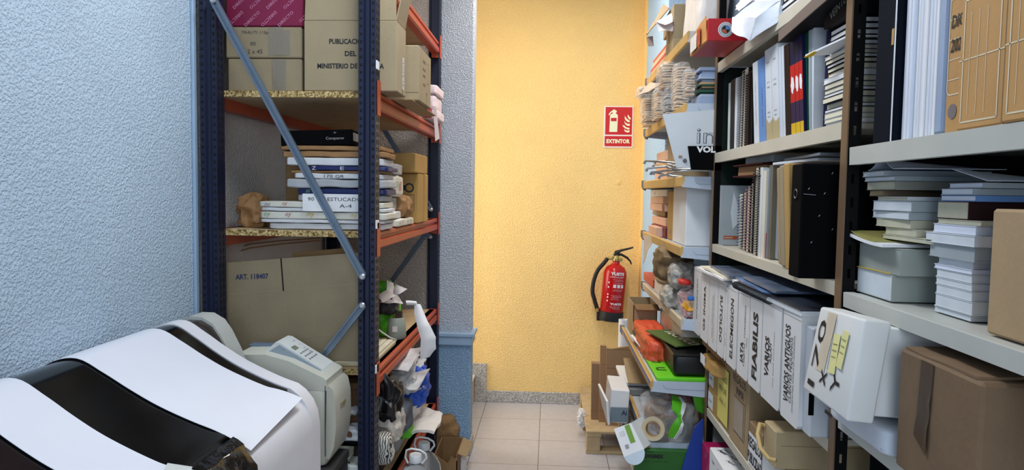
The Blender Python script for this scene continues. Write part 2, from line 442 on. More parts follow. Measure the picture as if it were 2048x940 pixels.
for i in range(len(hz) - 1):
    for k in range(6):
        q = k / 6; p0, p1, p2, p3 = hz[max(i - 1, 0)], hz[i], hz[i + 1], hz[min(i + 2, len(hz) - 1)]
        hp.append(.5 * ((2 * p1) + (p2 - p0) * q + (2 * p0 - 5 * p1 + 4 * p2 - p3) * q * q + (3 * p1 - p0 - 3 * p2 + p3) * q ** 3))
hp.append(hz[-1])
ho = t.add('hose', MB().tube(hp, .0145, 12), M('black_rubber', (22, 23, 26), .5), smooth=60)
nz = U(1198, 632, Y=4.9)
t.add('nozzle', MB().obox(nz, (.034, .03, .062), (0, 0, 0), .004).obox(nz + V(.03, 0, -.012), (.05, .02, .02), (0, 0, 0), .003), MATS['black_plastic'], ho)
t.add('nozzle_collar', MB().tube([hz[-1] + V(0, 0, .014), hz[-1] + V(0.001, 0, -.01)], .017, 12), M('brass', None), ho)
# printed label, wrapped round the cylinder
lab = MB()
rt = V(1, 0, 0); rt = (rt - ax * rt.dot(ax)).normalized()
flat_fr = (V(1, 0, 0), V(0, 0, 1))
def wrap(src):
    o = MB(); o.f = src.f
    for v in src.v:
        a = (v.x) / (R + .0008); p = e0 + ax * v.z + (R + .0010) * (V(0, -1, 0) * math.cos(a) + rt * math.sin(a)); o.v.append(p)
    return o
src = MB()
text_mesh(src, 'YUSTE', (.012, 0, .335), flat_fr, w=.10, h=.022, bold=.06, lift=0)
text_mesh(src, 'SISTEMAS DE SEGURIDAD', (.012, 0, .312), flat_fr, w=.10, h=.009, lift=0)
text_mesh(src, 'YUSTE', (.018, 0, .125), flat_fr, w=.085, h=.015, bold=.06, lift=0)
for z in (.295, .285, .272, .262, .225, .218, .185, .177, .169, .158, .108, .10, .092):
    a = -.03 + rnd.uniform(-.005, .02); text_mesh(src, ' '.join(['mmm', 'ilmm', 'mmil', 'mmm'][:rnd.randint(3, 4)]), (a + .04, 0, z), flat_fr, w=rnd.uniform(.05, .075), h=.004, lift=0)
for k in range(3): src.rect((-.012 + k * .028, 0, .238), flat_fr, 0, .020, 0, .022, 0)
for z in (.272, .24, .19, .17, .145): src.lathe([(.006, 0), (.006, .0001)], (-.045, 0, z), (0, -1, 0), 10)
t.deco(bi, (wrap(src), M('print_white', (225, 215, 220), .5)))
t.done()

# ================================================================== shared materials
navy = M('navy_paint', (13, 22, 50), .42, .06)
navy_hole = M('hole_black', (5, 6, 10), .9)
orange = M('orange_paint', (176, 72, 43), .42, .06)
galv = M('galvanised_steel', (112, 126, 142), .35, .08, metal=.6)
bolt_m = M('bolt_zinc', (190, 195, 200), .3, .05, metal=.7)
chip = speckle('chipboard', (176, 150, 96), (104, 78, 36), 170, .8, (206, 184, 132))
board_face = M('board_face', (188, 162, 126), .7, .08, 14)
kraft = M('kraft', (160, 137, 104), .8, .05, 14, .12, 160)
kraft_pale = M('kraft_pale', (152, 137, 109), .8, .04, 10, .08, 140)
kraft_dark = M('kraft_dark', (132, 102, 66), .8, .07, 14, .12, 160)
kraft_grey = M('kraft_grey', (142, 128, 102), .8, .05, 10, .1, 140)
brownpaper = M('brown_paper', (150, 112, 72), .7, .08, 20, .3, 40)
white_p = M('white_paper', (228, 228, 230), .65, .02, 12, .05, 60)
cream_p = M('cream_paper', (222, 214, 192), .7, .03, 12)
grey_white = M('grey_white_board', (206, 212, 216), .6, .03)
film = clear_film('clear_film', amount=.84)
tape_m = clear_film('packing_tape', (150, 140, 124), .5, .12)
ink = M('ink_black', (22, 22, 26), .6)
ink_blue = M('ink_blue', (35, 45, 85), .6)
pen = M('pen_ink', (52, 50, 56), .7)
black_m = M('black_card', (9, 9, 11), .85, spec=.06)
magenta = M('magenta_card', (118, 14, 58), .5, .06)
pink_ink = M('pink_ink', (196, 130, 160), .6)

# ================================================================== boltless storage rack
t = T('storage_rack', 'navy and orange pallet rack with chipboard shelves against the partition', 'rack')
RX0, RX1, RY0, RY1 = -1.245, -.615, 2.44, 3.90
def upright(x0, y0, flip):
    s = -1 if flip else 1; yb = y0
    P = [(0, 0), (.018, 0), (.024, .008), (.037, .008), (.043, 0), (.061, 0), (.061, .06), (.054, .06), (.054, .012), (.007, .012), (.007, .06), (0, .06)]
    P = [(a, b * s) for a, b in P]
    if flip: P = P[::-1]
    m = MB().prism(P, (x0, yb, 0), (1, 0, 0), (0, 1, 0), (0, 0, 2.7))
    k = t.add('upright', m, navy)
    h = MB(); n = 0; z = .05
    while z < 2.65:
        for a in (.009, .052):
            if not flip: h.rect((x0 + a, yb, z), YM, -.0042, .0042, -.005, .005, .0008)
            else: h.rect((x0 + a, yb, z), (V(-1, 0, 0), V(0, 0, 1)), -.0042, .0042, -.005, .005, .0008)
        for b in (.018, .042):
            h.rect((x0 + .061, yb + b * s, z), XP, -.0035, .0035, -.009, .008, .0008)
            h.rect((x0, yb + b * s, z), (V(0, -1, 0), V(0, 0, 1)), -.0035, .0035, -.009, .008, .0008)
        z += .0265; n += 1
    t.deco(k, (h, navy_hole))
    return k
ufl = upright(RX0, RY0, False); ufr = upright(RX1 - .061, RY0, False); url = upright(RX0, RY1, True); urr = upright(RX1 - .061, RY1, True)
SHZ = [.33, .866, 1.372, 1.874, 2.335]
for z in SHZ:
    for side, x in ((1, RX1), (-1, RX0)):
        xi = x - side * .045
        P = [(0, 0), (.034, 0), (.040, -.004), (.040, -.016), (.030, -.020), (.030, -.030), (.043, -.034), (.043, -.058), (.036, -.064), (0, -.064)]
        m = MB().prism([(a * side, b) for a, b in P], (xi, RY0 + .05, z), (1, 0, 0), (0, 0, 1), (0, RY1 - RY0 - .10, 0))
        k = t.add('beam', m, orange)
        for yy in (RY0 + .047, RY1 - .053):
            c = MB()
            c.box(x + side * .001, x + side * .004, yy - (.03 if yy < 3 else .014), yy + (.014 if yy < 3 else .034), z - .088, z + .035, .001)
            c.box(x - side * .045, x + side * .003, yy - .004 if yy > 3 else yy, yy if yy > 3 else yy + .004, z - .085, z + .002)
            t.add('end_connector', c, orange, k)
    b = MB().box(RX0 + .024, RX1 - .018, RY0 + .062, RY1 - .062, z - .022, z)
    k = t.add('shelf_board', b, board_face)
    t.add('chipboard_edge', MB().box(RX0 + .024, RX1 - .018, RY0 + .058, RY0 + .062, z - .022, z), chip, k)
def brace(p0, p1, y, face):
    p0 = V(p0[0], y, p0[1]); p1 = V(p1[0], y, p1[1]); d = p1 - p0; u = d.normalized().cross(V(0, 1, 0))
    P = [(-.013, 0), (-.005, 0), (-.004, .005), (.004, .005), (.005, 0), (.013, 0), (.013, .016), (-.013, .016)]
    m = MB().prism(P, p0, u, (0, face, 0), d); k = t.add('brace', m, galv)
    for q in (p0, p1): t.add('bolt', MB().lathe([(.011, 0), (.011, .004), (.007, .009)], q + V(0, -.001 * face, 0), (0, -face, 0), 12), bolt_m, k)
def bz(px, py, Y): a = U(px, py, Y=Y); return (a.x, a.z)
brace(bz(428, 2, 2.432), bz(726, 553, 2.432), 2.425, 1)
brace(bz(726, 610, 2.432), (-1.205, .40), 2.425, 1)
brace((-1.205, 2.33), (-.655, 1.42), 3.84, 1); brace((-.655, 1.33), (-1.205, .55), 3.84, 1); brace((-1.205, 1.55), (-.655, 1.27), 3.83, 1)
for z in (1.98, 1.42, .90):
    t.add('price_clip', MB().box(RX1 - .002, RX1 + .004, RY0 + .005, RY0 + .04, z - .035, z - .005, .001), white_p)
t.done()

# ================================================================== wide format plotter
PR = [(-1.255, .98), (-1.225, 1.055), (-1.18, 1.097), (-1.118, 1.107), (-1.057, 1.072), (-1.0, 1.033), (-.94, .996), (-.88, .966), (-.82, .940), (-.775, .924)]
def prof(u, PRF=PR):
    n = len(PRF) - 1; q = min(max(u, 0), .99999) * n; i = int(q); f = q - i
    p0, p1, p2, p3 = PRF[max(i - 1, 0)], PRF[i], PRF[i + 1], PRF[min(i + 2, n)]
    return tuple(.5 * ((2 * b) + (c - a) * f + (2 * a - 5 * b + 4 * c - d) * f * f + (3 * b - a - 3 * c + d) * f ** 3) for a, b, c, d in zip(p0, p1, p2, p3))
plot_white = M('plotter_white', (214, 214, 220), .45, .02)
lid_m = M('lid_black_gloss', (12, 13, 15), .16, .1)
t = T('plotter', 'big white printer with a curved gloss black lid standing along the pale blue wall', 'printer')
out = [(-1.255, .45)] + [prof(i / 40) for i in range(41)]
li = out + [(-.775, .62), (-.775, .45)]
t.add('lid', MB().prism(li, (0, .55, 0), (1, 0, 0), (0, 0, 1), (0, 1.475, 0)), lid_m, smooth=40)
END = [(-1.255, .45)] + [prof(i / 40)[:1] + (prof(i / 40)[1] + .004,) for i in range(39)] + [(-.765, .925), (-.74, .906), (-.718, .878), (-.704, .845), (-.697, .80), (-.695, .45)]
t.add('end_panel', MB().prism(END, (0, 2.025, 0), (1, 0, 0), (0, 0, 1), (0, .065, 0)), plot_white, smooth=40)
fr = [(-.775, .45), (-.775, .885), (-.76, .905), (-.745, .895), (-.718, .868), (-.704, .84), (-.697, .80), (-.695, .45)]
t.add('front_panel', MB().prism(fr, (0, .55, 0), (1, 0, 0), (0, 0, 1), (0, 1.475, 0)), plot_white, smooth=40)
# far side: brown smoked strip, then the grey rounded end housing
cap = [(-1.25, .45), (-1.25, .98), (-1.22, 1.05), (-1.18, 1.092), (-1.13, 1.116), (-1.09, 1.115), (-1.055, 1.095), (-1.03, 1.06), (-1.0, 1.0), (-.97, .92), (-.955, .84), (-.95, .45)]
cap2 = [(-1.08 + (a + 1.08) * .96, .45 + (b - .45) * .985) for a, b in cap]
t.add('smoked_strip', MB().prism(cap2, (0, 2.09, 0), (1, 0, 0), (0, 0, 1), (0, .05, 0)), M('smoked_brown', (48, 42, 38), .25), smooth=40)
t.add('end_housing', MB().prism(cap, (0, 2.13, 0), (1, 0, 0), (0, 0, 1), (0, .085, 0)), M('housing_grey', (176, 178, 174), .5, .02), smooth=40)
base = MB().box(-1.22, -.74, .6, 2.2, .10, .46, .01)
t.add('stand', base, M('stand_grey', (120, 122, 126), .5))
for y in (.62, 2.12): t.add('foot', MB().box(-1.24, -.70, y, y + .07, 0, .10, .01), M('foot_black', (30, 30, 32), .5))
t.done()

def drape(y0, y1, u0, u1, front, lift, nu=40, nv=14, seed=0, skew=0):
    """a print lying over the lid; front = ((x,z) at y0, (x,z) at y1) of its free front edge"""
    def fn(u, v):
        y = y0 + (y1 - y0) * v
        if u < .82:
            x, z = prof(u0 + (u1 - u0) * u / .82)
        else:
            a = prof(u1); f = (u - .82) / .18
            e = (front[0][0] * (1 - v) + front[1][0] * v, front[0][1] * (1 - v) + front[1][1] * v)
            x = a[0] * (1 - f) + e[0] * f; z = a[1] * (1 - f) + e[1] * f + .004 * math.sin(f * PI)
        return (x, y + skew * u, z + lift + .0012 * noise.noise(V(x * 6, y * 6, seed)))
    return MB().sheet(fn, nu, nv, .0012)
photo_w = M('print_white_matt', (216, 219, 230), .5, .01)
t = T('paper_print', 'large blank white sheet draped over the middle of the black lid, its corner jutting out', 'paper', 'blank sheets on the plotter')
t.add('sheet', drape(1.575, 1.93, .12, .90, ((-.715, .880), (-.715, .905)), .005, seed=2, skew=.055), photo_w, smooth=30); t.done()
t = T('paper_print', 'blank white sheet over the near end of the black lid, taped at one corner', 'paper', 'blank sheets on the plotter')
t.add('paper', drape(1.235, 1.40, .10, .93, ((-.70, .914), (-.705, .914)), .005, seed=5), photo_w, smooth=30)
t.add('tape', MB().obox((-.765, 1.39, .936), (.05, .035, .0008), (0, math.radians(14), .3)), clear_film('frosted_tape', (225, 228, 225), .35, .4), label='translucent piece of tape')
t.done()
# black film hanging under the big sheet
blackfilm = M('black_film', (20, 19, 20), .12, .3, 12, .5, 18)
t = T('plastic_film', 'crumpled glossy black film hanging in front of the white printer panel', 'plastic film')
def fn(u, v):
    y = 1.38 + .235 * v - .05 * u; x = -.752 + .065 * min(1, u * 2.2) + .006 * noise.noise(V(u * 5, v * 6, 2)); z = .924 - .05 * u - .27 * max(0, u - .22) * (1 - .45 * v)
    return (x + .012 * u * noise.noise(V(u * 9, v * 9, 7)), y, z + .004 * noise.noise(V(u * 9, v * 8, 4)))
t.add('film', MB().sheet(fn, 22, 16, .001), blackfilm, smooth=60); t.done()

# ================================================================== laser printer on its stand
beige = M('printer_beige', (196, 196, 184), .45, .02)
t = T('laser_printer', 'beige desktop laser printer with a tilted control panel beside the rack', 'printer')
PX0, PX1, PY0, PY1 = -1.075, -.72, 2.225, 2.415
# body outline seen from the side (y,z) pushed along x
bd = [(PY0, .60), (PY1, .60), (PY1, .965), (PY1 - .02, .985), (PY0 + .05, .975), (PY0 + .012, .945), (PY0, .90)]
t.add('body', MB().obox((-.90, 2.325, .735), (.35, .185, .27), (0, 0, 0), .02, 2), beige, smooth=40)
tp = [(-1.075, .86), (-.725, .86), (-.725, .895), (-.74, .905), (-.85, .955), (-.93, .975), (-1.03, .972), (-1.075, .93)]
t.add('top_cover', MB().prism(tp, (0, 2.235, 0), (1, 0, 0), (0, 0, 1), (0, .18, 0)), beige, smooth=35)
fp = [(-.728, .63), (-.725, .872), (-.718, .876), (-.704, .862), (-.695, .82), (-.693, .74), (-.70, .67), (-.715, .63)]
k = t.add('front_door', MB().prism(fp, (0, 2.237, 0), (1, 0, 0), (0, 0, 1), (0, .176, 0)), M('printer_beige_dark', (182, 181, 168), .5, .02), smooth=35)
t.add('badge', MB().box(-.6935, -.6915, 2.29, 2.345, .788, .804, .001), M('badge_gold', (176, 160, 120), .4, metal=.3), k)
t.add('seam', MB().box(-.729, -.727, 2.232, 2.42, .64, .876), M('seam_grey', (80, 82, 80), .6))
# control panel wedge, slope facing the aisle
d0 = V(-.93, 2.30, .985); ru = V(0, 1, 0)
wd = [(-.955, .968), (-.745, .905), (-.755, .918), (-.90, 1.004), (-.915, 1.006)]
k = t.add('control_panel', MB().prism(wd, (0, 2.285, 0), (1, 0, 0), (0, 0, 1), (0, .115, 0)), M('panel_grey', (206, 210, 208), .45), smooth=20)
t.add('panel_side', MB().prism([(-.95, .966), (-.755, .908), (-.76, .917), (-.90, .998)], (0, 2.284, 0), (1, 0, 0), (0, 0, 1), (0, -.004, 0)), M('panel_blue_grey', (140, 152, 164), .5), k)
sl = (V(-.755, 0, .918) - V(-.90, 0, 1.004)).normalized(); up = V(0, 1, 0); pf = (up, -sl)   # on the slope: right = +y, up = uphill
oo = V(-.90, 2.285, 1.004)
def onp(a, b): return oo + sl * a + up * b
sc_ = MB().rect(onp(.045, .035), pf, -.018, .018, -.009, .009, .001); t.add('display', sc_, M('lcd', (120, 128, 108), .3), k)
for i in range(3):
    for j in range(4): t.add('button', MB().obox(onp(.075 + .018 * i, .022 + .02 * j) + pf[0].cross(pf[1]) * .001, (.006, .009, .002)), M('button_grey', (120, 125, 135), .5), k)
lt = MB()
for i in range(5): text_mesh(lt, ['mmm', 'mim', 'lm', 'mm', 'iml'][i], onp(.02 + .022 * i, .085), pf, w=.014, h=.003)
t.deco(k, (lt, pen))
t.add('paper_slot', MB().box(-1.04, -.90, 2.36, 2.40, .972, .979, .002), M('slot_slate', (96, 112, 134), .4))
t.done()
t = T('side_table', 'low dark stand under the beige laser printer', 'table')
k = t.add('tabletop', MB().box(-1.20, -.70, 2.225, 2.415, .57, .60, .003), M('stand_dark', (46, 44, 44), .6))
for x in (-1.18, -.73):
    for y in (2.24, 2.40): t.add('leg', MB().box(x, x + .025, y - .012, y + .013, 0, .57), M('stand_dark', None))
t.done()

# ================================================================== things on the rack
def carton(name, label, cat, x0, x1, y0, y1, z0, z1, mat, tape=None, seam='x', deco=(), group=None, bev=.004, sm=None, taper=0):
    t = T(name, label, cat, group)
    k = t.add('body', MB().box(x0, x1, y0, y1, z0, z1, bev), mat, deco=deco)
    s = MB()
    if seam == 'x': s.rect((0, (y0 + y1) / 2, z1), ZU, x0 + .004, x1 - .004, -.001, .001, .0008)
    elif seam == 'y': s.rect(((x0 + x1) / 2, 0, z1), ZU, -.001, .001, y0 + .004, y1 - .004, .0008)
    if s.f: t.deco(k, (s, kraft_dark))
    if tape:
        tp = MB()
        for (o, r, w, h) in tape: tp.sheet(lambda u, v, o=o, r=r, w=w, h=h: o + r[0] * (u - .5) * w + r[1] * (v - .5) * h + r[0].cross(r[1]) * (.0012 + .0009 * noise.noise(V(u * 9 * w / .05, v * 9 * h / .05, o.x * 9))), 8, 12, .0004)
        t.add('tape', tp, tape_m)
    return t
def bl(name, label, cat, px, py, Y, wpx, hpx, depth, mat, k=5, n=12, amp=.006, fq=22, seed=1, rot=(0, 0, 0), ridge=False, floor=None, group=None, deco=(), smooth=35, done=True):
    c = U(px, py, Y=Y); s = Y / 1400
    if floor is not None:
        top = c.z + hpx * s / 2; h = max(.01, top - floor); c.z = floor + h / 2
    else: h = hpx * s
    t = T(name, label, cat, group)
    t.add('body', MB().blob(c + V(0, depth / 2, 0), (wpx * s, depth, h), k, n, amp, fq, seed, rot, ridge, floor), mat, smooth=smooth, deco=deco)
    return t.done() if done else t

Z1, Z2, Z3, Z4 = 1.875, 1.373, .867, .331
# ---- top shelf seen: cartons
FY = 2.52
pens = MB()
text_mesh(pens, 'TRALITI 115gr', (-1.075, FY, 2.085), YM, w=.105, h=.013, shear=.2)
text_mesh(pens, '00', (-1.085, FY, 2.046), YM, w=.02, h=.013); text_mesh(pens, '2 x 45', (-1.078, FY, 2.018), YM, w=.055, h=.015)
carton('carton', 'kraft carton with handwriting, under the magenta box on the rack', 'box', -1.187, -.905, FY, 2.92, 1.995, 2.106, kraft_grey,
       [(V(-1.0, FY, 2.055), YM, .055, .10), (V(-.975, FY, 2.05), YM, .05, .09)], deco=[(pens, pen)]).done()
carton('carton', 'kraft carton with shiny clear tape, lowest of the three stacked boxes', 'box', -1.18, -.905, FY, 2.92, Z1, 1.992, kraft_grey,
       [(V(-.99, FY, 1.935), YM, .05, .112), (V(-.985, FY, 1.93), YM, .035, .11)]).done()
dm = MB(); rr = random.Random(3)
dr = (V(math.cos(.75), 0, math.sin(.75)), V(-math.sin(.75), 0, math.cos(.75)))
words_ = ['DIRECTO', 'DIRECTO', 'DIRECTO']
for i in range(5):
    for j in range(3):
        o = V(-1.15 + .062 * i + (.02 if j % 2 else 0), FY, 2.135 + .062 * j)
        f = dr if (i + j) % 2 else (-dr[0], -dr[1])
        a = .045
        if -1.185 + .035 < o.x < -.885 - .032 and 2.106 + .02 < o.z < 2.30 - .03:
            text_mesh(dm, 'DIRECTO', o, f, w=.072, h=.011)
        else: text_mesh(dm, 'CTO', o, f, w=.028, h=.011) if -1.17 < o.x < -.90 and 2.12 < o.z < 2.29 else None
t = carton('carton', 'magenta carton printed all over with slanting pale words', 'box', -1.185, -.90, FY, 2.92, 2.108, 2.31, magenta, seam=None, deco=[(dm, pink_ink), (MB().rect((0, FY, 2.205), YM, -1.183, -.902, 0, .003), M('magenta_light', (150, 50, 95), .5))])
t.done()
# open carton with printed front, flaps standing up
lt = MB()
q = U(702, 82, Y=2.505); text_mesh(lt, 'PUBLICACIONES', (-.722, 2.505, 2.052), YM, w=.156, h=.0185, bold=.03)
text_mesh(lt, 'DEL', (-.722, 2.505, 2.009), YM, w=.042, h=.0185, bold=.03)
text_mesh(lt, 'MINISTERIO DE DEFENSA', (-.722, 2.505, 1.965), YM, w=.242, h=.0185, bold=.03)
bc = MB(); rr = random.Random(8)
for i in range(16): bc.rect((-.555, 2.615, 1.905 + i * .0068), XP, -.009, .009, 0, rr.uniform(.001, .004))
text_mesh(bc, '51', (-.555, 2.60, 1.89), XP, h=.02, w=.014)
t = T('carton', 'large open pale carton with three printed lines, overhanging the aisle', 'box')
k = t.add('body', MB().box(-.892, -.555, 2.505, 2.66, Z1 + .001, 2.126, .003), kraft_pale, deco=[(lt, ink), (MB().rect((-.555, 2.615, 1.90), XP, -.014, .014, -.002, .115, .0004), grey_white), (bc, ink)])
t.add('flap', MB().prism([(-.889, 0), (-.558, 0), (-.560, .16), (-.886, .16)], (0, 2.506, 2.127), (1, 0, 0), (0, .05, 1), (0, .004, 0)), kraft_pale)
t.add('flap', MB().prism([(2.508, 0), (2.658, 0), (2.635, .17), (2.520, .17)], (-.557, 0, 2.127), (0, 1, 0), (.22, 0, 1), (-.004, 0, 0)), kraft_pale)
t.done()
hw = MB()
for i, (z, s) in enumerate(((2.045, 'mtra'), (2.015, 'lmu'), (1.99, 'vmb'), (1.955, 'millrb'))): text_mesh(hw, s, (-.521, 2.86, z), XP, w=.055, h=.014, shear=.2)
hw.stroke([(2.93, 2.05), (2.965, 2.05), (2.965, 1.97), (2.935, 1.97)], .0015, (-.521, 0, 0), XP); hw.stroke([(2.90, 1.925), (2.955, 1.92)], .002, (-.521, 0, 0), XP)
hw.rect((0, 2.75, 1.907), YM, -.62, -.523, 0, .0015)
carton('carton', 'tall pale carton with pen notes on its side, beside the printed open one', 'box', -.70, -.521, 2.75, 3.02, Z1 + .001, 2.091, kraft_pale,
       [(V(-.521, 2.93, 1.905), XP, .02, .05)], deco=[(hw, pen)]).done()
MB_ = MB
t = T('kraft_tray', 'flat kraft sheet lying on the orange beam under the two pale cartons', 'cardboard')
t.add('kraft_tray', MB().quad_sheet((-.611, 2.70, 1.872), (-.535, 2.68, 1.872), (-.535, 3.25, 1.872), (-.611, 3.30, 1.872), 4, 10, .004), kraft); t.done()
pinkw = M('pinkish_white_paper', (226, 210, 216), .6, .04, 20, .2, 40)
for i, (z0, z1, x1, s) in enumerate(((1.885, 1.935, -.575, 'lowest'), (1.937, 2.008, -.588, 'middle'), (2.010, 2.058, -.578, 'topmost'))):
    t2 = T('wrapped_package', '%s of three pinkish white wrapped packs on the rack end by the partition' % s, 'package', 'pinkish wrapped packs on the rack')
    t2.add('wrapped_package', MB().blob((x1 - .05, 3.66, (z0 + z1) / 2), (.10, .26, z1 - z0), 9, 8, .003, 30, i), pinkw, smooth=40); t2.done()
t = T('plastic_strip', 'translucent plastic strip dangling from the pinkish packs over the orange beam', 'plastic strip')
t.add('plastic_strip', MB().quad_sheet(U(866, 218, Y=3.50), U(873, 217, Y=3.50), U(879, 277, Y=3.50), U(871, 282, Y=3.50), 3, 10, .002, .004), M('milky_plastic', (222, 210, 205), .35, .03)); t.done()
t = T('small_box', 'little crimson box peeping out beside the pinkish packs', 'box')
t.add('body', MB().box(-.64, -.596, 3.44, 3.50, 1.888, 1.93, .002), M('crimson_card', (150, 22, 48), .5), deco=[(MB().frame((-.618, 3.44, 1.909), YM, -.008, .008, -.008, .008, .002), M('print_white', None))]); t.done()

# ---- second shelf: reams of paper
def ream(label, x0, x1, y0, y1, z0, z1, mat, seed=0, amp=.0022, deco=(), group='reams stacked on the middle rack shelf', rot=0, k=12, name='paper_ream', cat='ream'):
    t = T(name, label, cat, group)
    c = ((x0 + x1) / 2, (y0 + y1) / 2, (z0 + z1) / 2)
    t.add('wrapping', MB().blob(c, (x1 - x0, y1 - y0, z1 - z0 - .0008), k, 12, amp, 14, seed, (0, 0, rot)), mat, smooth=40, deco=deco)
    return t.done()
ream_w = M('ream_white', (206, 208, 212), .6, .04, 18, .15, 30)
ream_g = M('ream_grey', (170, 172, 176), .6, .06, 18, .2, 30)
ream_navy = M('ream_navy', (22, 36, 92), .45, .08, 10)
ream_f = M('ream_cream', (214, 211, 198), .6, .05, 16)
cols = [M('mark_' + n, c, .6) for n, c in (('red', (176, 84, 74)), ('green', (116, 150, 110)), ('ochre', (196, 166, 84)), ('violet', (120, 90, 130)))]
def floral(x0, x1, y, zc, h, seed, fr=YM):
    r = random.Random(seed); out = [MB() for _ in cols]; x = x0 + .03
    while x < x1 - .05:
        m = out[r.randrange(4)]; s = h * r.uniform(.7, .95)
        text_mesh(m, r.choice(['my', 'gg', 'mi', 'oy', 'go']), (x, y, zc) if fr is YM else (y, x, zc), fr, h=s, w=s * 1.5, shear=.3); x += r.uniform(.06, .10)
    return [(m, c) for m, c in zip(out, cols) if m.f]
YA, YZ = 2.53, 2.735
ream('lowest white ream at the base of the tall paper stack', -1.045, -.612, YA + .01, YZ, 1.3735, 1.397, ream_w, 1)
ream('second white ream from the base of the tall paper stack', -1.075, -.608, YA, YZ, 1.397, 1.411, ream_w, 2)
ream('cream ream with coloured scribble print, the lower of two such', -1.075, -.600, YA, YZ, 1.411, 1.440, ream_f, 3, deco=floral(-1.07, -.61, YA - .001, 1.426, .022, 4))
ream('thin white ream between two scribble printed reams', -1.072, -.605, YA, YZ, 1.440, 1.454, ream_w, 4)
ream('cream ream with coloured scribble print just below the handwritten card', -1.078, -.612, YA, YZ, 1.454, 1.477, ream_f, 5, deco=floral(-1.07, -.62, YA - .001, 1.466, .017, 9))
ream('grey wrapped ream hidden behind the handwritten card', -.94, -.615, YA + .015, YZ, 1.477, 1.504, ream_g, 6, k=9)
ream('navy blue wrapped ream lying on the handwritten card pile', -.935, -.602, YA + .01, YZ, 1.504, 1.528, ream_navy, 7, deco=floral(-.92, -.70, YA + .009, 1.516, .014, 3)[:1])
ream('crinkled white ream in loose wrapping, under the 170 gram one', -.975, -.600, YA, YZ, 1.528, 1.561, ream_g, 8, .005)
a = MB(); text_mesh(a, '170 GR', (-.79, YA - .001, 1.571), YM, w=.075, h=.011)
ream('white ream with a weight handwritten on its edge', -.945, -.612, YA, YZ, 1.561, 1.582, ream_w, 9, deco=[(a, pen)])
ream('thin brown wrapped ream under the navy printed one', -.965, -.612, YA + .01, YZ, 1.582, 1.592, brownpaper, 10)
a = MB(); text_mesh(a, 'Z', (-.865, YA - .001, 1.600), YM, h=.013, w=.016); text_mesh(a, 'E', (-.76, YA - .001, 1.600), YM, h=.013, w=.014)
ream('navy printed ream with pale letters in the upper stack', -.90, -.595, YA, YZ, 1.592, 1.609, ream_navy, 11, deco=[(a, ream_w)])
ream('plump white ream in the upper part of the paper stack', -.975, -.612, YA, YZ, 1.609, 1.640, ream_w, 12)
ream('brown paper ream, lower of the two under the black box', -.99, -.603, YA + .005, YZ, 1.640, 1.664, brownpaper, 13, .004)
ream('brown paper ream directly under the black box', -1.0, -.612, YA, YZ, 1.664, 1.682, brownpaper, 14, .003)
t = T('note_card', 'white card with handwritten words propped against the paper stack', 'card')
a = MB(); fr = YM
text_mesh(a, '90 GR ESTUCADO', (-.785, YA - .009, 1.487), fr, w=.20, h=.013); text_mesh(a, 'A-4', (-.745, YA - .009, 1.463), fr, w=.045, h=.013)
t.add('card', MB().box(-.905, -.66, YA - .009, YA - .007, 1.442, 1.506), white_p, deco=[(a, pen)]); t.done()
t = T('paper_box', 'flat black stationery box with thin white lettering, on top of the paper stack', 'box')
a0 = U(552, 298, Y=2.535); b0 = U(690, 290, Y=2.535)
Mx = Matrix.Translation(V(-.865, 2.64, 1.711)) @ Euler((0, math.radians(-2.0), math.radians(3.5))).to_matrix().to_4x4()
bx = MB(); bx.obox((0, 0, 0), (.262, .20, .056), (0, 0, 0), .002); lid = MB()
la = MB(); text_mesh(la, 'Conqueror', (.068, -.10, -.004), YM, w=.068, h=.013); la.rect((.068, -.10, .017), YM, -.006, .006, 0, .001); la.rect((.068, -.10, .013), YM, -.0006, .0006, 0, .008)
lb = MB().rect((.131, .0, 0), XP, -.085, .085, -.012, .018); lc = MB()
for i in range(7): lc.rect((.131, 0, 0), XP, -.075, -.075 + .02 + .01 * (i % 3), -.010 + i * .0038, -.0085 + i * .0038, .001)
lg = MB().rect((.131, 0, 0), XP, -.1, .1, -.028, -.026)
for m_ in (bx, la, lb, lc): m_.v = [Mx @ p for p in m_.v]
k = t.add('box', bx, black_m, deco=[(la, M('silver_ink', (150, 152, 155), .5)), (lb, grey_white), (lc, ink)]); t.done()
bl('brown_paper_wad', 'crumpled brown paper wad beside the paper stack', 'paper', 497, 421, 2.62, 50, 62, .10, brownpaper, 3, 16, .014, 26, 3, ridge=True, floor=Z2)
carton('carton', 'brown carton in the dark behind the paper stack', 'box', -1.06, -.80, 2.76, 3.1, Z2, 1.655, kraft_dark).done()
# the second column of packages
G2 = 'packages behind the tall paper stack'
ream('long white pack with worn print lying by the beam', -.84, -.612, 2.78, 3.16, 1.3735, 1.405, ream_f, 21, .003, group=G2, name='paper_package', cat='package', deco=floral(2.80, 3.14, -.611, 1.39, .018, 6, XP))
ream('white pack under the crumpled brown package', -.86, -.625, 2.75, 2.93, 1.405, 1.436, ream_w, 22, .004, group=G2, name='paper_package', cat='package', deco=floral(2.77, 2.92, -.624, 1.42, .02, 7, XP))
t = T('paper_package', 'torn brown paper package slumping on the white packs', 'package', G2)
t.add('wrapping', MB().blob((-.70, 3.03, 1.452), (.17, .20, .09), 4, 14, .012, 22, 31, ridge=True, floor=1.406), brownpaper, smooth=35); t.done()
ream('white package with floral print above the torn brown one', -.82, -.622, 2.76, 2.95, 1.498, 1.585, ream_f, 24, .006, group=G2, name='paper_package', cat='package', deco=floral(2.77, 2.94, -.617, 1.54, .05, 8, XP))
ream('grey package filling the gap in the middle column', -.86, -.64, 2.75, 2.92, 1.437, 1.497, ream_g, 25, .004, group=G2, name='paper_package', cat='package')
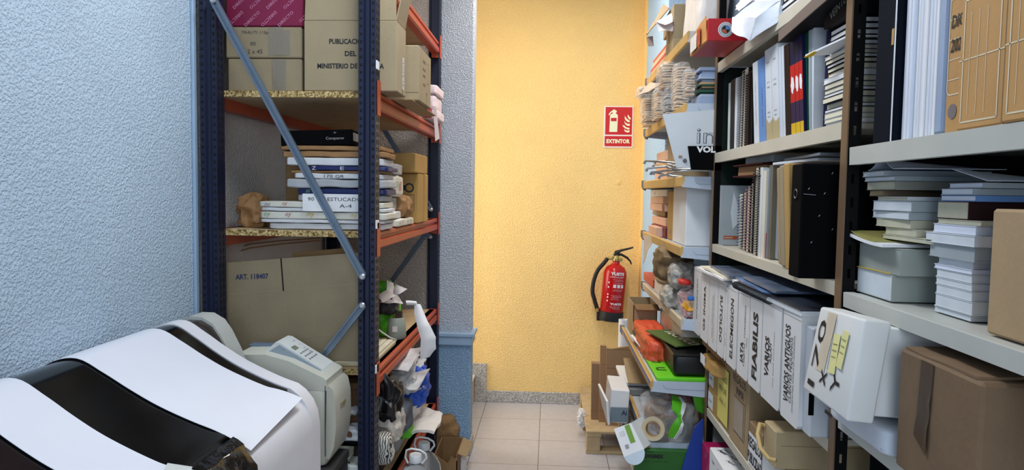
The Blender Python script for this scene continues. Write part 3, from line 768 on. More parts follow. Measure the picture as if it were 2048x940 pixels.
ream('grey wrapped ream on top of the middle column', -.83, -.622, 2.76, 2.95, 1.586, 1.632, ream_g, 26, .004, group=G2, name='paper_package', cat='package')
kr2 = M('kraft_golden', (176, 140, 80), .75, .05, 12, .1, 140)
a = MB(); a.rect((0, 3.20, 0), YM, -.76, -.635, 1.525, 1.548); a.lathe([(.022, 0), (.022, .0004)], (-.648, 3.1995, 1.536), (0, -1, 0), 20)
a.frame((0, 3.20, 0), YM, -.76, -.625, 1.43, 1.505, .0015); text_mesh(a, 'CONQUISTA', (-.69, 3.20, 1.475), YM, w=.09, h=.011, bold=.03)
a2 = MB().lathe([(.015, 0), (.015, .0004)], (-.648, 3.199, 1.536), (0, -1, 0), 20)
carton('carton', 'tall golden kraft carton with a black printed band, behind the paper packs', 'box', -.86, -.607, 3.20, 3.34, Z2, 1.603, kr2, deco=[(a, ink), (a2, kr2)]).done()
carton('carton', 'low golden kraft carton resting on the tall banded one', 'box', -.82, -.606, 3.12, 3.43, 1.604, 1.692, kr2).done()
carton('carton', 'narrow golden carton behind the black banded one', 'box', -.86, -.60, 3.345, 3.42, Z2, 1.603, kr2).done()

t = T('cable', 'pair of thin brown cables strung under the middle rack shelf', 'cable')
for dz, dy in ((0, 0), (.016, .02)):
    t.add('strand', MB().tube([U(446, 512 - dz * 500, Y=2.75 + dy), U(500, 496 - dz * 500, Y=2.85 + dy), U(560, 488 - dz * 400, Y=3.0 + dy), U(640, 481 - dz * 300, Y=3.3 + dy)], .003, 6), brownpaper, smooth=60)
t.done()
# ---- third shelf: flattened carton standing in front
t = T('flattened_carton', 'big flattened kraft carton with a printed article number standing on edge', 'cardboard')
YC = 2.535
def cp(px, py): p = U(px, py, Y=YC); return (p.x, p.z)
P = [cp(443, 524), cp(562, 517), cp(563.5, 517), cp(720, 504), (-.665, 1.27), (-.665, .868), cp(700, 724)[:1] + (.868,), (-1.185, .868), (-1.20, 1.1)]
P = [(-1.214, cp(443, 526)[1]), cp(720, 505), (-.655, cp(752, 502)[1]), (-.655, .8685), (-1.18, .8685), (-1.19, 1.0)]
a = MB(); c = U(504, 553, Y=YC); text_mesh(a, 'ART. 118407', (c.x, YC, c.z), (V(.9985, 0, .055).normalized(), V(-.055, 0, .9985).normalized()), w=.126, h=.020, bold=.03)
b = MB(); b.stroke([cp(562, 517), cp(567, 582)], .005, (0, YC, 0), YM); b.stroke([cp(578, 672), cp(580, 720)], .004, (0, YC, 0), YM)
c2 = MB(); c2.stroke([cp(447, 589), cp(566, 582), cp(720, 566)], .003, (0, YC, 0), YM); c2.stroke([cp(470, 688), cp(578, 678), cp(720, 664)], .003, (0, YC, 0), YM)
c2.stroke([cp(567, 582), cp(578, 672)], .002, (0, YC, 0), YM); c2.stroke([cp(625, 560), cp(630, 690)], .0015, (0, YC, 0), YM)
t.add('board', MB().prism(P, (0, YC, 0), (1, 0, 0), (0, 0, 1), (0, .009, 0)), kraft_grey, deco=[(a, ink_blue), (b, navy_hole), (c2, M('kraft_crease', (150, 136, 110), .8))]); t.done()
t = T('flattened_carton', 'darker cardboard sheet just showing behind the big flattened carton', 'cardboard')
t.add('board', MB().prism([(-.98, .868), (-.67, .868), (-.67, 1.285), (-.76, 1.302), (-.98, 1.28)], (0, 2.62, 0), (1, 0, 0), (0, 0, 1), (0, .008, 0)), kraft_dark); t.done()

# keyboard at the shelf edge
ivory = M('keyboard_ivory', (216, 208, 184), .5, .04)
t = T('keyboard', 'old ivory computer keyboard lying along the orange beam', 'keyboard')
kx0, kx1, ky0, ky1 = -.79, -.645, 2.53, 2.92
k = t.add('case', MB().box(kx0, kx1, ky0, ky1, Z3, Z3 + .018, .004), M('keyboard_case', (190, 180, 152), .5))
for i in range(5):
    for j in range(14):
        t.add('key', MB().obox((kx0 + .02 + i * .0265, ky0 + .018 + j * .0262, Z3 + .022), (.022, .0215, .010), (0, 0, 0), .002), ivory, k)
t.done()
# grey pot with a brush
o = U(793, 676, Z=Z3); o = V(o.x, o.y, Z3)
t = T('pot', 'grey green tapered pot with a small sticker, on the shelf edge', 'pot')
k = t.add('pot', MB().lathe([(.038, 0), (.043, .01), (.041, .05), (.034, .092), (.031, .094), (.028, .085)], o, (0, 0, 1), 24), M('pot_grey_green', (142, 148, 138), .45, .04), smooth=50)
st = MB()
for a_, b_, m_ in ((-.010, .010, 0),):
    st.rect((o.x + .002, o.y - .042, Z3 + .048), YM, -.011, .011, -.013, .013, .0018)
t.add('sticker', st, M('sticker_white', (215, 205, 205), .5), k)
t.done()
t = T('brush', 'brown handled brush standing in the grey green pot', 'brush')
t.add('handle', MB().obox(o + V(-.008, 0, .09), (.012, .012, .07), (0, .1, 0), .002), M('wood_brush', (150, 110, 60), .6))
t.add('head', MB().obox(o + V(.010, 0, .105), (.030, .018, .036), (0, 0, 0), .003), M('brush_dark', (70, 58, 44), .8)); t.done()
lime = M('lime_plastic', (88, 182, 34), .4, .12, 15, .3, 30)
bl('plastic_bag', 'lime green plastic bag with dark folds beside the grey green pot', 'bag', 768, 640, 3.06, 40, 80, .14, lime, 4, 14, .014, 20, 4, ridge=True, floor=Z3, deco=())
bl('plastic_bag', 'dark grey bag slumped on the lime green one', 'bag', 772, 612, 3.02, 36, 34, .10, M('bag_charcoal', (42, 44, 50), .35, .1), 3.5, 12, .010, 24, 7, ridge=True)
bl('plastic_packet', 'small lime green packet behind the crumpled white paper', 'packet', 762, 582, 3.12, 40, 34, .08, lime, 4, 10, .008, 24, 9, ridge=True)
crw = M('crumpled_paper', (222, 214, 214), .6, .03)
t = T('crumpled_paper', 'crumpled white paper burst on top of the green bag', 'paper')
def tri(pts, Ys, th=.0015):
    P3 = [U(px, py, Y=y) for (px, py), y in zip(pts, Ys)]
    return P3
m = MB()
for i, (pts, ys) in enumerate((
    ([(760, 605), (772, 592), (795, 590), (806, 608)], (3.0, 3.05, 3.05, 3.0)),
    ([(772, 596), (774, 560), (786, 566), (792, 596)], (3.02, 3.08, 3.1, 3.04)),
    ([(786, 590), (789, 567), (813, 578), (800, 588)], (3.03, 3.06, 3.0, 2.98)),
    ([(756, 590), (772, 580), (792, 592), (765, 606)], (3.0, 3.05, 3.0, 2.96)))):
    P3 = tri(pts, ys); m.quad_sheet(*P3, 8, 8, .0014, .006, 25, i + 3)
t.add('sheet', m, crw, smooth=30); t.done()
# long curled strip of paper hanging over the beam
t = T('paper_strip', 'long torn strip of white paper curling down over the orange beam', 'paper')
L = [(812, 606, 3.02), (834, 606, 3.02), (838, 625, 3.0), (846, 650, 2.98), (856, 676, 2.97), (856, 700, 2.98), (850, 716, 2.99)]
W_ = [3, 5, 9, 12, 15, 16, 9]
def fn(u, v):
    q = u * (len(L) - 1) * .9999; i = int(q); f = q - i
    a, b = L[i], L[i + 1]; px = a[0] + (b[0] - a[0]) * f; py = a[1] + (b[1] - a[1]) * f; y = a[2] + (b[2] - a[2]) * f
    w = W_[i] + (W_[i + 1] - W_[i]) * f; s = (v - .5) * 2
    p = U(px + s * w * (1 if i > 0 else .2), py + (s * 4 if i == 0 else -s * 2.5), Y=y + .01 * s * s); return p + .003 * noise.noise_vector(p * 22)
t.add('strip', MB().sheet(fn, 30, 6, .0012), white_p, smooth=50); t.done()
t = T('cable', 'short white cable bent over the ivory keyboard', 'cable')
t.add('cable', MB().tube([U(752, 655, Y=2.9), U(765, 665, Y=2.9), U(780, 675, Y=2.92), U(792, 680, Y=2.95)], .003, 6), white_p, smooth=60); t.done()

# ---- the heap on the lowest shelf, seen under the third one
t = T('carton', 'old brown carton with worn print under the flattened carton', 'box')
a = MB(); text_mesh(a, 'immlim mil', (-.745, 2.552, .775), YM, w=.10, h=.011)
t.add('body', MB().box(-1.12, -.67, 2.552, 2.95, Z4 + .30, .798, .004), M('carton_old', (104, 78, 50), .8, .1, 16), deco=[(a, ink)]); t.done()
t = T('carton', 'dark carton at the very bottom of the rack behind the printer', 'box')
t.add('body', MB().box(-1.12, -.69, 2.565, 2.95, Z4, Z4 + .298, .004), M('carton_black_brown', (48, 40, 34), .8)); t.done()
def lz(px, py, Y): return U(px, py, Y=Y)
silver = M('silver_bag', (176, 180, 186), .35, .08, 20, .4, 30)
# low trolley shelf with packets in front of the rack, right of the printer
t = T('paper_tray', 'flat black tray under the white packet with a brown seal', 'tray')
p = lz(690, 876, 2.50); tz = p.z
t.add('tray', MB().box(-.98, -.680, 2.452, 2.548, tz - .012, tz - .001, .003).box(-.98, -.68, 2.452, 2.456, tz - .012, tz + .006), black_m); t.done()
cz = lz(690, 920, 2.50).z
bl('plastic_packet', 'clear packet with greenish print between the black tray and the pale device', 'packet', 665, 902, 2.455, 66, 40, .09, M('packet_green', (196, 200, 176), .3, .12, 10, .4, 24), 4, 12, .004, 30, 12, ridge=True, floor=cz)
t = T('keyboard', 'pale grey computer device with a round grey cable at the foot of the rack', 'device')
kz = cz
k = t.add('case', MB().box(-1.0, -.655, 2.452, 2.549, kz - .045, kz - .001, .006), M('device_grey', (196, 200, 198), .45))
t.add('seam', MB().box(-.76, -.757, 2.4505, 2.46, kz - .044, kz - .002), M('seam_grey', None), k)
t.add('rim', MB().box(-1.0, -.75, 2.4505, 2.46, kz - .005, kz + .002, .002), M('device_slate', (84, 96, 110), .4), k)
t.done()
t = T('plastic_stand', 'dark pile of folded black sheeting carrying the pale device', 'sheeting')
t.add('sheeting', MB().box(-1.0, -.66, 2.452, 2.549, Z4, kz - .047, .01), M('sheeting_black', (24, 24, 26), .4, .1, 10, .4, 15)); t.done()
a = MB(); wp = lz(690, 853, 2.46)
t = T('plastic_packet', 'crumpled white packet with a brown printed seal on the black tray', 'packet')
t.add('packet', MB().blob((wp.x - .015, 2.50, tz + .024), (.16, .088, .046), 3.2, 14, .008, 30, 15, ridge=True, floor=tz), silver, smooth=35,
      deco=[(MB().obox((wp.x + .012, 2.462, tz + .03), (.030, .012, .022), (0, 0, 0), .002), M('seal_brown', (96, 66, 48), .6))]); t.done()
bl('plastic_scrap', 'scrap of clear plastic on the crumpled white packet', 'plastic scrap', 690, 828, 2.47, 40, 10, .07, silver, 3, 10, .006, 40, 16, ridge=True)
t = T('cable', 'thin dark cable looping in front of the greenish packet', 'cable')
t.add('cable', MB().tube([lz(634, 900, 2.447), lz(655, 912, 2.445), lz(675, 922, 2.447), lz(700, 926, 2.447)], .0018, 5), black_m, smooth=60); t.done()

# the heap seen between the beams
mag = M('magazine_grey', (190, 190, 190), .4, .25, 16)
t = T('paper_pile', 'mixed heap of white printed papers jammed under the third shelf', 'paper pile', kind='stuff')
m = MB(); r = random.Random(21)
for i in range(16):
    c = U(808 + r.uniform(-22, 24), 722 + i * 4.2 + r.uniform(-3, 3), Y=3.05 + r.uniform(-.12, .25))
    m.quad_sheet(c + V(-.12, -.05 + r.uniform(-.03, .03), r.uniform(-.03, .03)), c + V(.03, -.07, r.uniform(-.03, .03)), c + V(.045, .17, r.uniform(-.02, .04)), c + V(-.12, .18, r.uniform(-.02, .03)), 8, 8, .004, .012, 14, i)
t.add('sheets', m, M('papers_mixed', (205, 204, 206), .5, .10, 26), smooth=35); t.done()
ream('block of old white books at the base of the paper heap', -.98, -.66, 3.02, 3.62, Z4, .545, ream_g, 41, .008, group='low packages', name='book_block', cat='books')
t = T('box', 'white and grey box with a dark window stuck in the paper heap', 'box')
c = U(815, 736, Y=3.02)
t.add('body', MB().obox(c + V(-.02, .06, 0), (.075, .12, .065), (.1, .05, .12), .003), grey_white, deco=[(MB().obox(c + V(-.018, -.0005, -.001), (.052, .004, .042), (.1, .05, .12), .0), M('window_grey', (78, 80, 84), .4))]); t.done()
bl('plastic_bag', 'bright blue plastic bag pushed into the paper heap', 'bag', 823, 782, 3.10, 44, 76, .20, M('bag_blue', (44, 88, 196), .4, .08, 20, .3, 30), 3, 16, .016, 22, 22, ridge=True)
t = T('magazine', 'white magazine sticking out aslant above the blue bag', 'magazine')
A = [U(818, 745, Y=3.1), U(845, 715, Y=3.25), U(846, 745, Y=3.2), U(815, 790, Y=3.05)]
t.add('magazine', MB().quad_sheet(*A, 8, 8, .012, .004, 16, 3), white_p, smooth=40); t.done()
bl('leaflets', 'loose leaflets with a small red mark in the paper heap', 'leaflets', 790, 772, 2.92, 60, 40, .14, mag, 3, 14, .014, 28, 23, ridge=True, deco=[(MB().blob(U(795, 775, Y=2.86), (.02, .008, .010), 2, 5, 0), M('mark_red', None))])
bl('plastic_bag', 'black plastic bag hanging down behind the rack post', 'bag', 768, 808, 2.66, 46, 84, .14, M('bag_black', (20, 20, 23), .35, .1), 2.6, 16, .018, 20, 24, ridge=True)
t = T('plastic_strap', 'black handle of the hanging bag reaching up to the orange beam', 'strap')
t.add('strap', MB().tube([U(755, 738, Y=2.62), U(764, 748, Y=2.60), U(778, 770, Y=2.60), U(776, 795, Y=2.62)], [.006, .012, .020, .018], 8), M('bag_black', None), smooth=60); t.done()
bl('cloth_bag', 'grey denim bag with a pale ring in the heap', 'bag', 798, 842, 2.84, 34, 64, .15, M('denim_grey', (92, 98, 108), .8, .1, 20, .3, 60), 3.5, 14, .010, 22, 25)
t = T('bag_ring', 'pale ring and strap lying on the grey denim bag', 'strap')
c = U(792, 822, Y=2.80)
t.add('ring', MB().tube([c + V(.012 * math.cos(a * PI / 8), 0, .009 * math.sin(a * PI / 8)) for a in range(17)], .002, 6), grey_white, smooth=60)
t.add('strap', MB().tube([c + V(.012, 0, 0), U(806, 836, Y=2.80), U(810, 850, Y=2.80)], .004, 6), grey_white, smooth=60); t.done()
bl('paper_bundle', 'white paper bundle with torn edges above the patterned bag', 'paper', 772, 856, 2.68, 46, 62, .13, M('bundle_white', (205, 196, 184), .6, .12, 18, .2, 30), 3.2, 14, .014, 22, 26, ridge=True)
pat = M('pattern_black_white', (190, 186, 178), .6)
ntp = pat.node_tree; wv = ntp.nodes.new('ShaderNodeTexWave'); wv.inputs['Scale'].default_value = 34; wv.inputs['Distortion'].default_value = 9
rp = ntp.nodes.new('ShaderNodeValToRGB'); rp.color_ramp.interpolation = 'CONSTANT'; rp.color_ramp.elements[0].color = (.02, .02, .02, 1); rp.color_ramp.elements[1].color = (.55, .53, .48, 1); rp.color_ramp.elements[1].position = .3
tcp = ntp.nodes.new('ShaderNodeTexCoord'); ntp.links.new(tcp.outputs['Object'], wv.inputs['Vector']); ntp.links.new(wv.outputs['Fac'], rp.inputs['Fac']); ntp.links.new(rp.outputs['Color'], ntp.nodes['Principled BSDF'].inputs['Base Color'])
bl('gift_bag', 'bag with black and white brush pattern on the lowest shelf edge', 'bag', 764, 905, 2.56, 34, 64, .10, pat, 4, 12, .010, 18, 27, floor=None)
bl('plastic_bag', 'small green bag poking out under the torn white bundle', 'bag', 806, 868, 2.95, 30, 22, .08, lime, 3, 10, .008, 24, 28, ridge=True)
t = T('envelope', 'white envelope lying open on the lowest board of the rack', 'envelope')
t.add('envelope', MB().quad_sheet(U(790, 830, Y=3.0), U(838, 802, Y=3.15), U(844, 818, Y=3.3), U(812, 850, Y=3.0), 8, 8, .008, .012, 14, 9), white_p, smooth=35); t.done()
t = T('envelope', 'padded white envelope sagging over the lowest orange beam', 'envelope')
t.add('envelope', MB().quad_sheet(U(814, 868, Y=2.98), U(868, 866, Y=2.95), U(886, 830, Y=3.15), U(848, 818, Y=3.3), 12, 10, .012, .014, 12, 11, .01), M('envelope_white', (222, 216, 208), .6, .04, 12, .15, 30), smooth=35)
t.done()

# ---- on the floor by the rack
def bottle(label, px, py, Y):
    top = U(px, py, Y=Y); H = top.z; o = V(top.x, Y, 0)
    clear = M('bottle_clear', (240, 246, 250), .06, .0, trans=.92, ior=1.2)
    t = T('water_bottle', label, 'bottle', 'big water bottles on the floor')
    k = t.add('bottle', MB().lathe([(.06, .0), (.078, .01), (.08, .05), (.077, .06), (.08, .07), (.08, H - .14), (.074, H - .10), (.052, H - .062), (.026, H - .042), (.022, H - .034), (.022, H - .012)], o, (0, 0, 1), 28), clear, smooth=50)
    t.add('cap', MB().lathe([(.026, H - .034), (.027, H - .03), (.027, H - .004), (.024, H)], o, (0, 0, 1), 24), M('cap_white', (222, 226, 228), .4), smooth=40)
    hp = [(-.03, H - .036), (-.042, H - .01), (-.036, H + .02), (-.015, H + .027), (.02, H + .022), (.045, H + .008), (.05, H - .01), (.03, H - .036)]
    t.add('handle', MB().tube([o + V(a, -.012, b) for a, b in hp], .0045, 8), M('cap_white', None), smooth=60)
    return t.done()
bottle('water bottle farther back, by the torn carton on the floor', 848, 884, 3.10)
bottle('water bottle nearer the camera, its handle lying over', 831, 908, 2.90)
t = T('carton', 'torn open brown carton on the floor at the foot of the partition', 'box')
x0, x1, y0, y1, z1 = -.575, -.455, 3.52, 3.78, .165
for (a, b, c, d) in ((x0, x0 + .005, y0, y1), (x1 - .005, x1, y0, y1), (x0, x1, y1 - .005, y1)):
    t.add('side', MB().box(a, b, c, d, .004, z1), kraft_dark)
t.add('side', MB().prism([(x0, .004), (x1, .004), (x1, z1 * .8), (x1 - .03, z1 * .95), (x1 - .05, z1 * .7), (x0, z1)], (0, y0, 0), (1, 0, 0), (0, 0, 1), (0, .005, 0)), kraft_dark)
t.add('base', MB().box(x0, x1, y0, y1, 0, .004), kraft_dark)
t.add('flap', MB().quad_sheet((x1, y0 + .02, z1), (x1, y1, z1), (x1 + .05, y1, z1 - .03), (x1 + .045, y0 + .02, z1 - .02), 4, 4, .004), kraft); t.done()
bl('paper_bag', 'brown paper bag of rubbish behind the torn carton', 'bag', 892, 868, 3.84, 44, 60, .10, kraft_dark, 4, 14, .012, 18, 31, ridge=True, floor=0)
bl('crumpled_paper', 'crumpled white tissue on the floor beside the partition base', 'paper', 921, 927, 3.68, 18, 22, .06, white_p, 2.5, 14, .012, 40, 32, ridge=True, floor=0)

# ================================================================== wall shelving at the end of the aisle
def pix(p):
    v = Vector(p) - CO; c = v.dot(CF)
    return 1024 + F_PX * v.dot(CR) / c
def Yx(px, X, z):
    """depth along the aisle of the point of plane x = X, height z, seen at photo column px"""
    a, b = .3, 6.0
    for _ in range(50):
        m = (a + b) / 2
        if pix((X, m, z)) > px: a = m
        else: b = m
    return a
GY0, GY1 = 2.745, 3.90
metal_g = M('shelf_grey', (186, 190, 194), .45, .03)
rail_tan = M('rail_tan', (196, 160, 98), .5, .06, 10)
rail_beige = M('rail_beige', (190, 178, 158), .5, .04)
bracket_m = M('bracket_blue_grey', (184, 195, 210), .45, .03)
endcap = M('end_cap_grey', (120, 124, 132), .5)
bluetape = M('blue_tape', (50, 104, 190), .4)
t = T('wall_shelving', 'long pale metal wall shelving with tan shelf fronts at the end of the aisle', 'shelving')
GS = [(2.145, .512, rail_tan, 0), (1.872, .510, rail_tan, 0), (1.592, .507, rail_tan, 0), (1.318, .510, rail_tan, 0), (1.035, .518, rail_beige, 0), (.786, .408, rail_tan, 1), (.540, .400, rail_tan, 1), (.36, .37, rail_tan, 0)]
for z, xg, rm, bt in GS:
    k = t.add('shelf', MB().box(xg + .006, .985, GY0 + .006, GY1 - .004, z - .012, z - .004, .001), metal_g)
    P = [(0, -.002), (.006, .003), (.016, 0), (.016, -.034), (.010, -.040), (.003, -.036)]
    d = [(MB().rect((xg - .0004, 0, z), (V(0, -1, 0), V(0, 0, 1)), -GY1 + .02, -GY0 - .02, -.015, -.002, .002), bluetape)] if bt else []
    t.add('front_rail', MB().prism(P, (xg, GY0 + .004, z), (1, 0, 0), (0, 0, 1), (0, GY1 - GY0 - .02, 0)), rm, k, deco=d)
    t.add('end_cap', MB().prism([(-.006, .006), (.018, .006), (.018, -.05), (.004, -.046), (-.006, -.028)], (xg, GY1 - .018, z), (1, 0, 0), (0, 0, 1), (0, .022, 0)), endcap, k)
    for y in (GY0, GY1 - .012):
        b = MB().prism([(.012, .001), (.47, .001), (.47, -.09), (.34, -.07), (.03, -.042), (.002, -.040), (.012, -.018)], (xg, y, z), (1, 0, 0), (0, 0, 1), (0, .006, 0))
        g = MB().stroke([(xg + .05, z - .012), (xg + .055, z - .024), (xg + .065, z - .028), (xg + .35, z - .034)], .0012, (0, y, 0), YM, .0008)
        t.add('bracket', b, bracket_m, k, deco=[(g, endcap)])
for y in (GY0 + .01, GY1 - .06): t.add('post', MB().box(.985, 1.02, y, y + .04, 0, 2.7), metal_g)
t.add('back_panel', MB().box(1.0, 1.012, GY0 + .05, GY1 - .06, .1, 2.7), metal_g)
t.done()

def rb(name, label, cat, px0, px1, X, z0, h, depth, mat, group=None, deco=(), lean=0, out=0, bev=.003, done=True, deep=None):
    """block on a right hand shelf: its aisle face lies in plane x = X between photo columns px0 (far) and px1 (near)"""
    ya, yb = Yx(px1, X, z0 + h / 2), Yx(px0, X, z0 + h / 2)
    t = T(name, label, cat, group)
    m = MB().box(X, X + depth, ya, yb, z0, z0 + h, bev)
    if lean or out:
        for i, p in enumerate(m.v):
            f = (p.z - z0) / h; m.v[i] = p + V(out * f, lean * f, 0)
    t.add('body', m, mat, deco=deco)
    t.ya, t.yb = ya, yb
    return t.done() if done else t
peach = M('peach_card', (222, 178, 152), .65, .05)
peach2 = M('brick_card', (186, 82, 58), .6, .06)
wine = M('wine_card', (104, 20, 44), .5, .06)
soft_w = M('wrap_white', (214, 210, 206), .5, .06, 18, .25, 30)
plastic_g = M('wrap_grey', (176, 186, 200), .3, .08, 12, .35, 22)
plastic_d = M('wrap_smoke', (150, 166, 182), .28, .08, 10, .3, 22)
# top shelf
zt = GS[0][0] - .003
for i, (z, h, px0, px1, mt, s) in enumerate(((zt, .035, 1302, 1331, peach, 'lowest'), (zt + .036, .03, 1301, 1331, peach2, 'second'), (zt + .067, .035, 1305, 1333, peach, 'third'), (zt + .103, .03, 1306, 1334, peach2, 'topmost'))):
    rb('paper_pack', '%s pack of the reddish stack at the far end of the top wall shelf' % s, 'pack', px0, px1, .53 + .012 * i, z, h, .16, mt, 'reddish packs on the top wall shelf')
t = T('carton', 'small opened carton with a lifted brown lid and white paper inside, on the reddish packs', 'box')
b = U(1318, 75, Y=3.45)
t.add('body', MB().obox((.59, 3.42, zt + .135 + .035), (.10, .20, .07), (0, 0, 0), .003), kraft_pale)
t.add('lid', MB().quad_sheet(U(1292, 70, Y=3.45), U(1297, 66, Y=3.32), U(1338, 16, Y=3.32), U(1328, 9, Y=3.45), 8, 8, .004, .006, 14, 3), kraft)
t.add('flap', MB().quad_sheet(U(1293, 74, Y=3.45), U(1305, 72, Y=3.4), U(1307, 92, Y=3.4), U(1297, 93, Y=3.45), 4, 4, .003), M('flap_grey', (150, 140, 138), .7))
t.done()
t = T('paper_cone', 'white paper folded like a pointed bag, sticking out of the small opened carton', 'paper')
t.add('sheet', MB().quad_sheet(U(1312, 44, Y=3.30), U(1318, 62, Y=3.28), U(1346, 62, Y=3.22), U(1345, 26, Y=3.30), 8, 8, .002, .008, 18, 4).quad_sheet(U(1312, 44, Y=3.30), U(1330, 50, Y=3.2), U(1346, 44, Y=3.22), U(1345, 26, Y=3.30), 8, 8, .002, .004, 18, 6), crw, smooth=35); t.done()
rb('box', 'narrow pale box beside the big white parcel on the top wall shelf', 'box', 1331, 1346, .535, zt, .075, .18, kraft_pale)
rb('box', 'second pale box lying on the narrow one beside the big white parcel', 'box', 1333, 1347, .540, zt + .076, .16, .16, kraft_pale)
t = T('wrapped_parcel', 'tall white wrapped parcel standing at the near end of the top wall shelf', 'parcel')
m = MB().blob((.617, 2.955, zt + .178), (.112, .37, .35), 10, 16, .006, 12, 41)
m.v = [p + V(.04 * (p.z - zt), .0, 0) for p in m.v]
t.add('wrapping', m, soft_w, smooth=40); t.done()
def wrapped(label, x0, x1, y0, y1, z0, z1, mat, seed, grp, amp=.008, k=7):
    t = T('wrapped_parcel', label, 'parcel', grp); t.add('wrapping', MB().blob(((x0 + x1) / 2, (y0 + y1) / 2, (z0 + z1) / 2), (x1 - x0, y1 - y0, z1 - z0), k, 14, amp, 16, seed), mat, smooth=40); return t.done()
wrapped('smoky grey plastic wrapped parcel behind the red box', .69, .88, 2.765, 3.0, zt, 2.45, plastic_d, 43, None)

# second shelf: bundles in clear plastic, then a stack of files
z = GS[1][0] - .003
cream_b = M('bundle_cream', (232, 204, 164), .6, .12, 18, .4, 40)
for i, (px, py, Y, w, h, d, lab) in enumerate((
    (1306, 216, 3.62, 34, 60, .16, 'lowest bundle at the far end of the second wall shelf'), (1303, 182, 3.62, 44, 20, .15, 'flat bundle on the far one, its plastic stretched out towards the yellow wall'),
    (1328, 205, 3.30, 30, 62, .14, 'bundle with a blue strip in the row of plastic wrapped papers'), (1347, 196, 3.08, 30, 46, .13, 'bundle with grey edges in the middle of the plastic wrapped papers'),
    (1340, 150, 3.10, 32, 54, .14, 'upper bundle high in the row, close under the top shelf'), (1366, 172, 2.92, 28, 92, .10, 'tall cream bundle next to the stack of files'), (1382, 166, 2.80, 20, 54, .06, 'loose creamy tufted bundle touching the stack of files'))):
    c = U(px, py, Y=Y); s = Y / 1400
    t = T('paper_bundle', lab, 'bundle', 'plastic wrapped bundles on the second wall shelf')
    f = z if i in (0, 2, 3, 5) else None
    hh = h * s * .92; zb0 = (f if f is not None else c.z - hh / 2) + .004; n_ = max(3, int(hh / .010)); m = MB(); r_ = random.Random(70 + i)
    for q in range(n_):
        zq = zb0 + (q + .5) * (hh - .006) / n_
        m.quad_sheet(*[c + V(0, d / 2, 0) + V(a_ * w * s * r_.uniform(.38, .47), b_ * d * r_.uniform(.40, .47), zq - c.z + r_.uniform(-.004, .004)) for a_, b_ in ((-1, -1), (1, -1), (1, 1), (-1, 1))], 5, 5, .0055, .003, 24, i * 20 + q)
    t.add('papers', m, (cream_b, M('bundle_sand', (214, 184, 144), .6, .1, 18), M('bundle_grey', (186, 182, 178), .6, .1, 18))[(0, 2, 0, 2, 1, 0, 1)[i]], smooth=35, deco=([(MB().blob(c + V(.012, -.004, -.01), (.008, .03, h * s * .55), 3, 6, .002), ream_navy)] if i in (2,) else []))
    t.add('film', MB().blob(c + V(0, d / 2, 0), (w * s * 1.10, d * 1.1, h * s * 1.02), 4, 16, .007, 40, 60 + i, ridge=True, floor=f), film, smooth=35)
    t.done()
t = T('plastic_film', 'flap of clear plastic sticking out from the bundles towards the yellow wall', 'plastic film')
t.add('film', MB().quad_sheet(U(1273, 193, Y=3.55), U(1290, 186, Y=3.5), U(1330, 165, Y=3.45), U(1298, 166, Y=3.6), 8, 8, .002, .006, 20, 5), M('film_milky', (206, 190, 172), .3, .05, alpha=.75), smooth=40); t.done()
fc = [('grey', (150, 168, 196)), ('pale blue', (170, 184, 206)), ('dark green', (24, 62, 50)), ('dull green', (30, 78, 60)), ('black', (22, 24, 28)), ('tan', (186, 150, 110)), ('bottle green', (34, 84, 66)), ('light tan', (196, 160, 116)), ('slate', (128, 142, 160)), ('ice blue', (168, 186, 212)), ('dusty blue', (150, 170, 200)), ('soft blue', (160, 178, 206)), ('faded blue', (140, 158, 188))]
zz = z + .045
for i, (n, c) in enumerate(fc):
    h = (.03, .012, .006, .011, .006, .008, .007, .008, .012, .009, .013, .010, .014)[i] * .98
    t = T('document_folder', '%s folder in the second wall shelf stack, %s' % (n, ('lowest' if i == 0 else 'topmost' if i == 12 else 'above the %s one' % fc[i - 1][0])), 'folder', 'folders stacked at the near end of the second wall shelf')
    if i == 0: zz = z + .001
    x0 = .565 + .006 * ((i * 7) % 3)
    t.add('cover', MB().box(x0, .80, GY0 + .012 + .003 * (i % 3), 2.96, zz, zz + h - .0006, .001), M('folder_' + n.replace(' ', '_'), c, .5, .04)); t.done(); zz += h

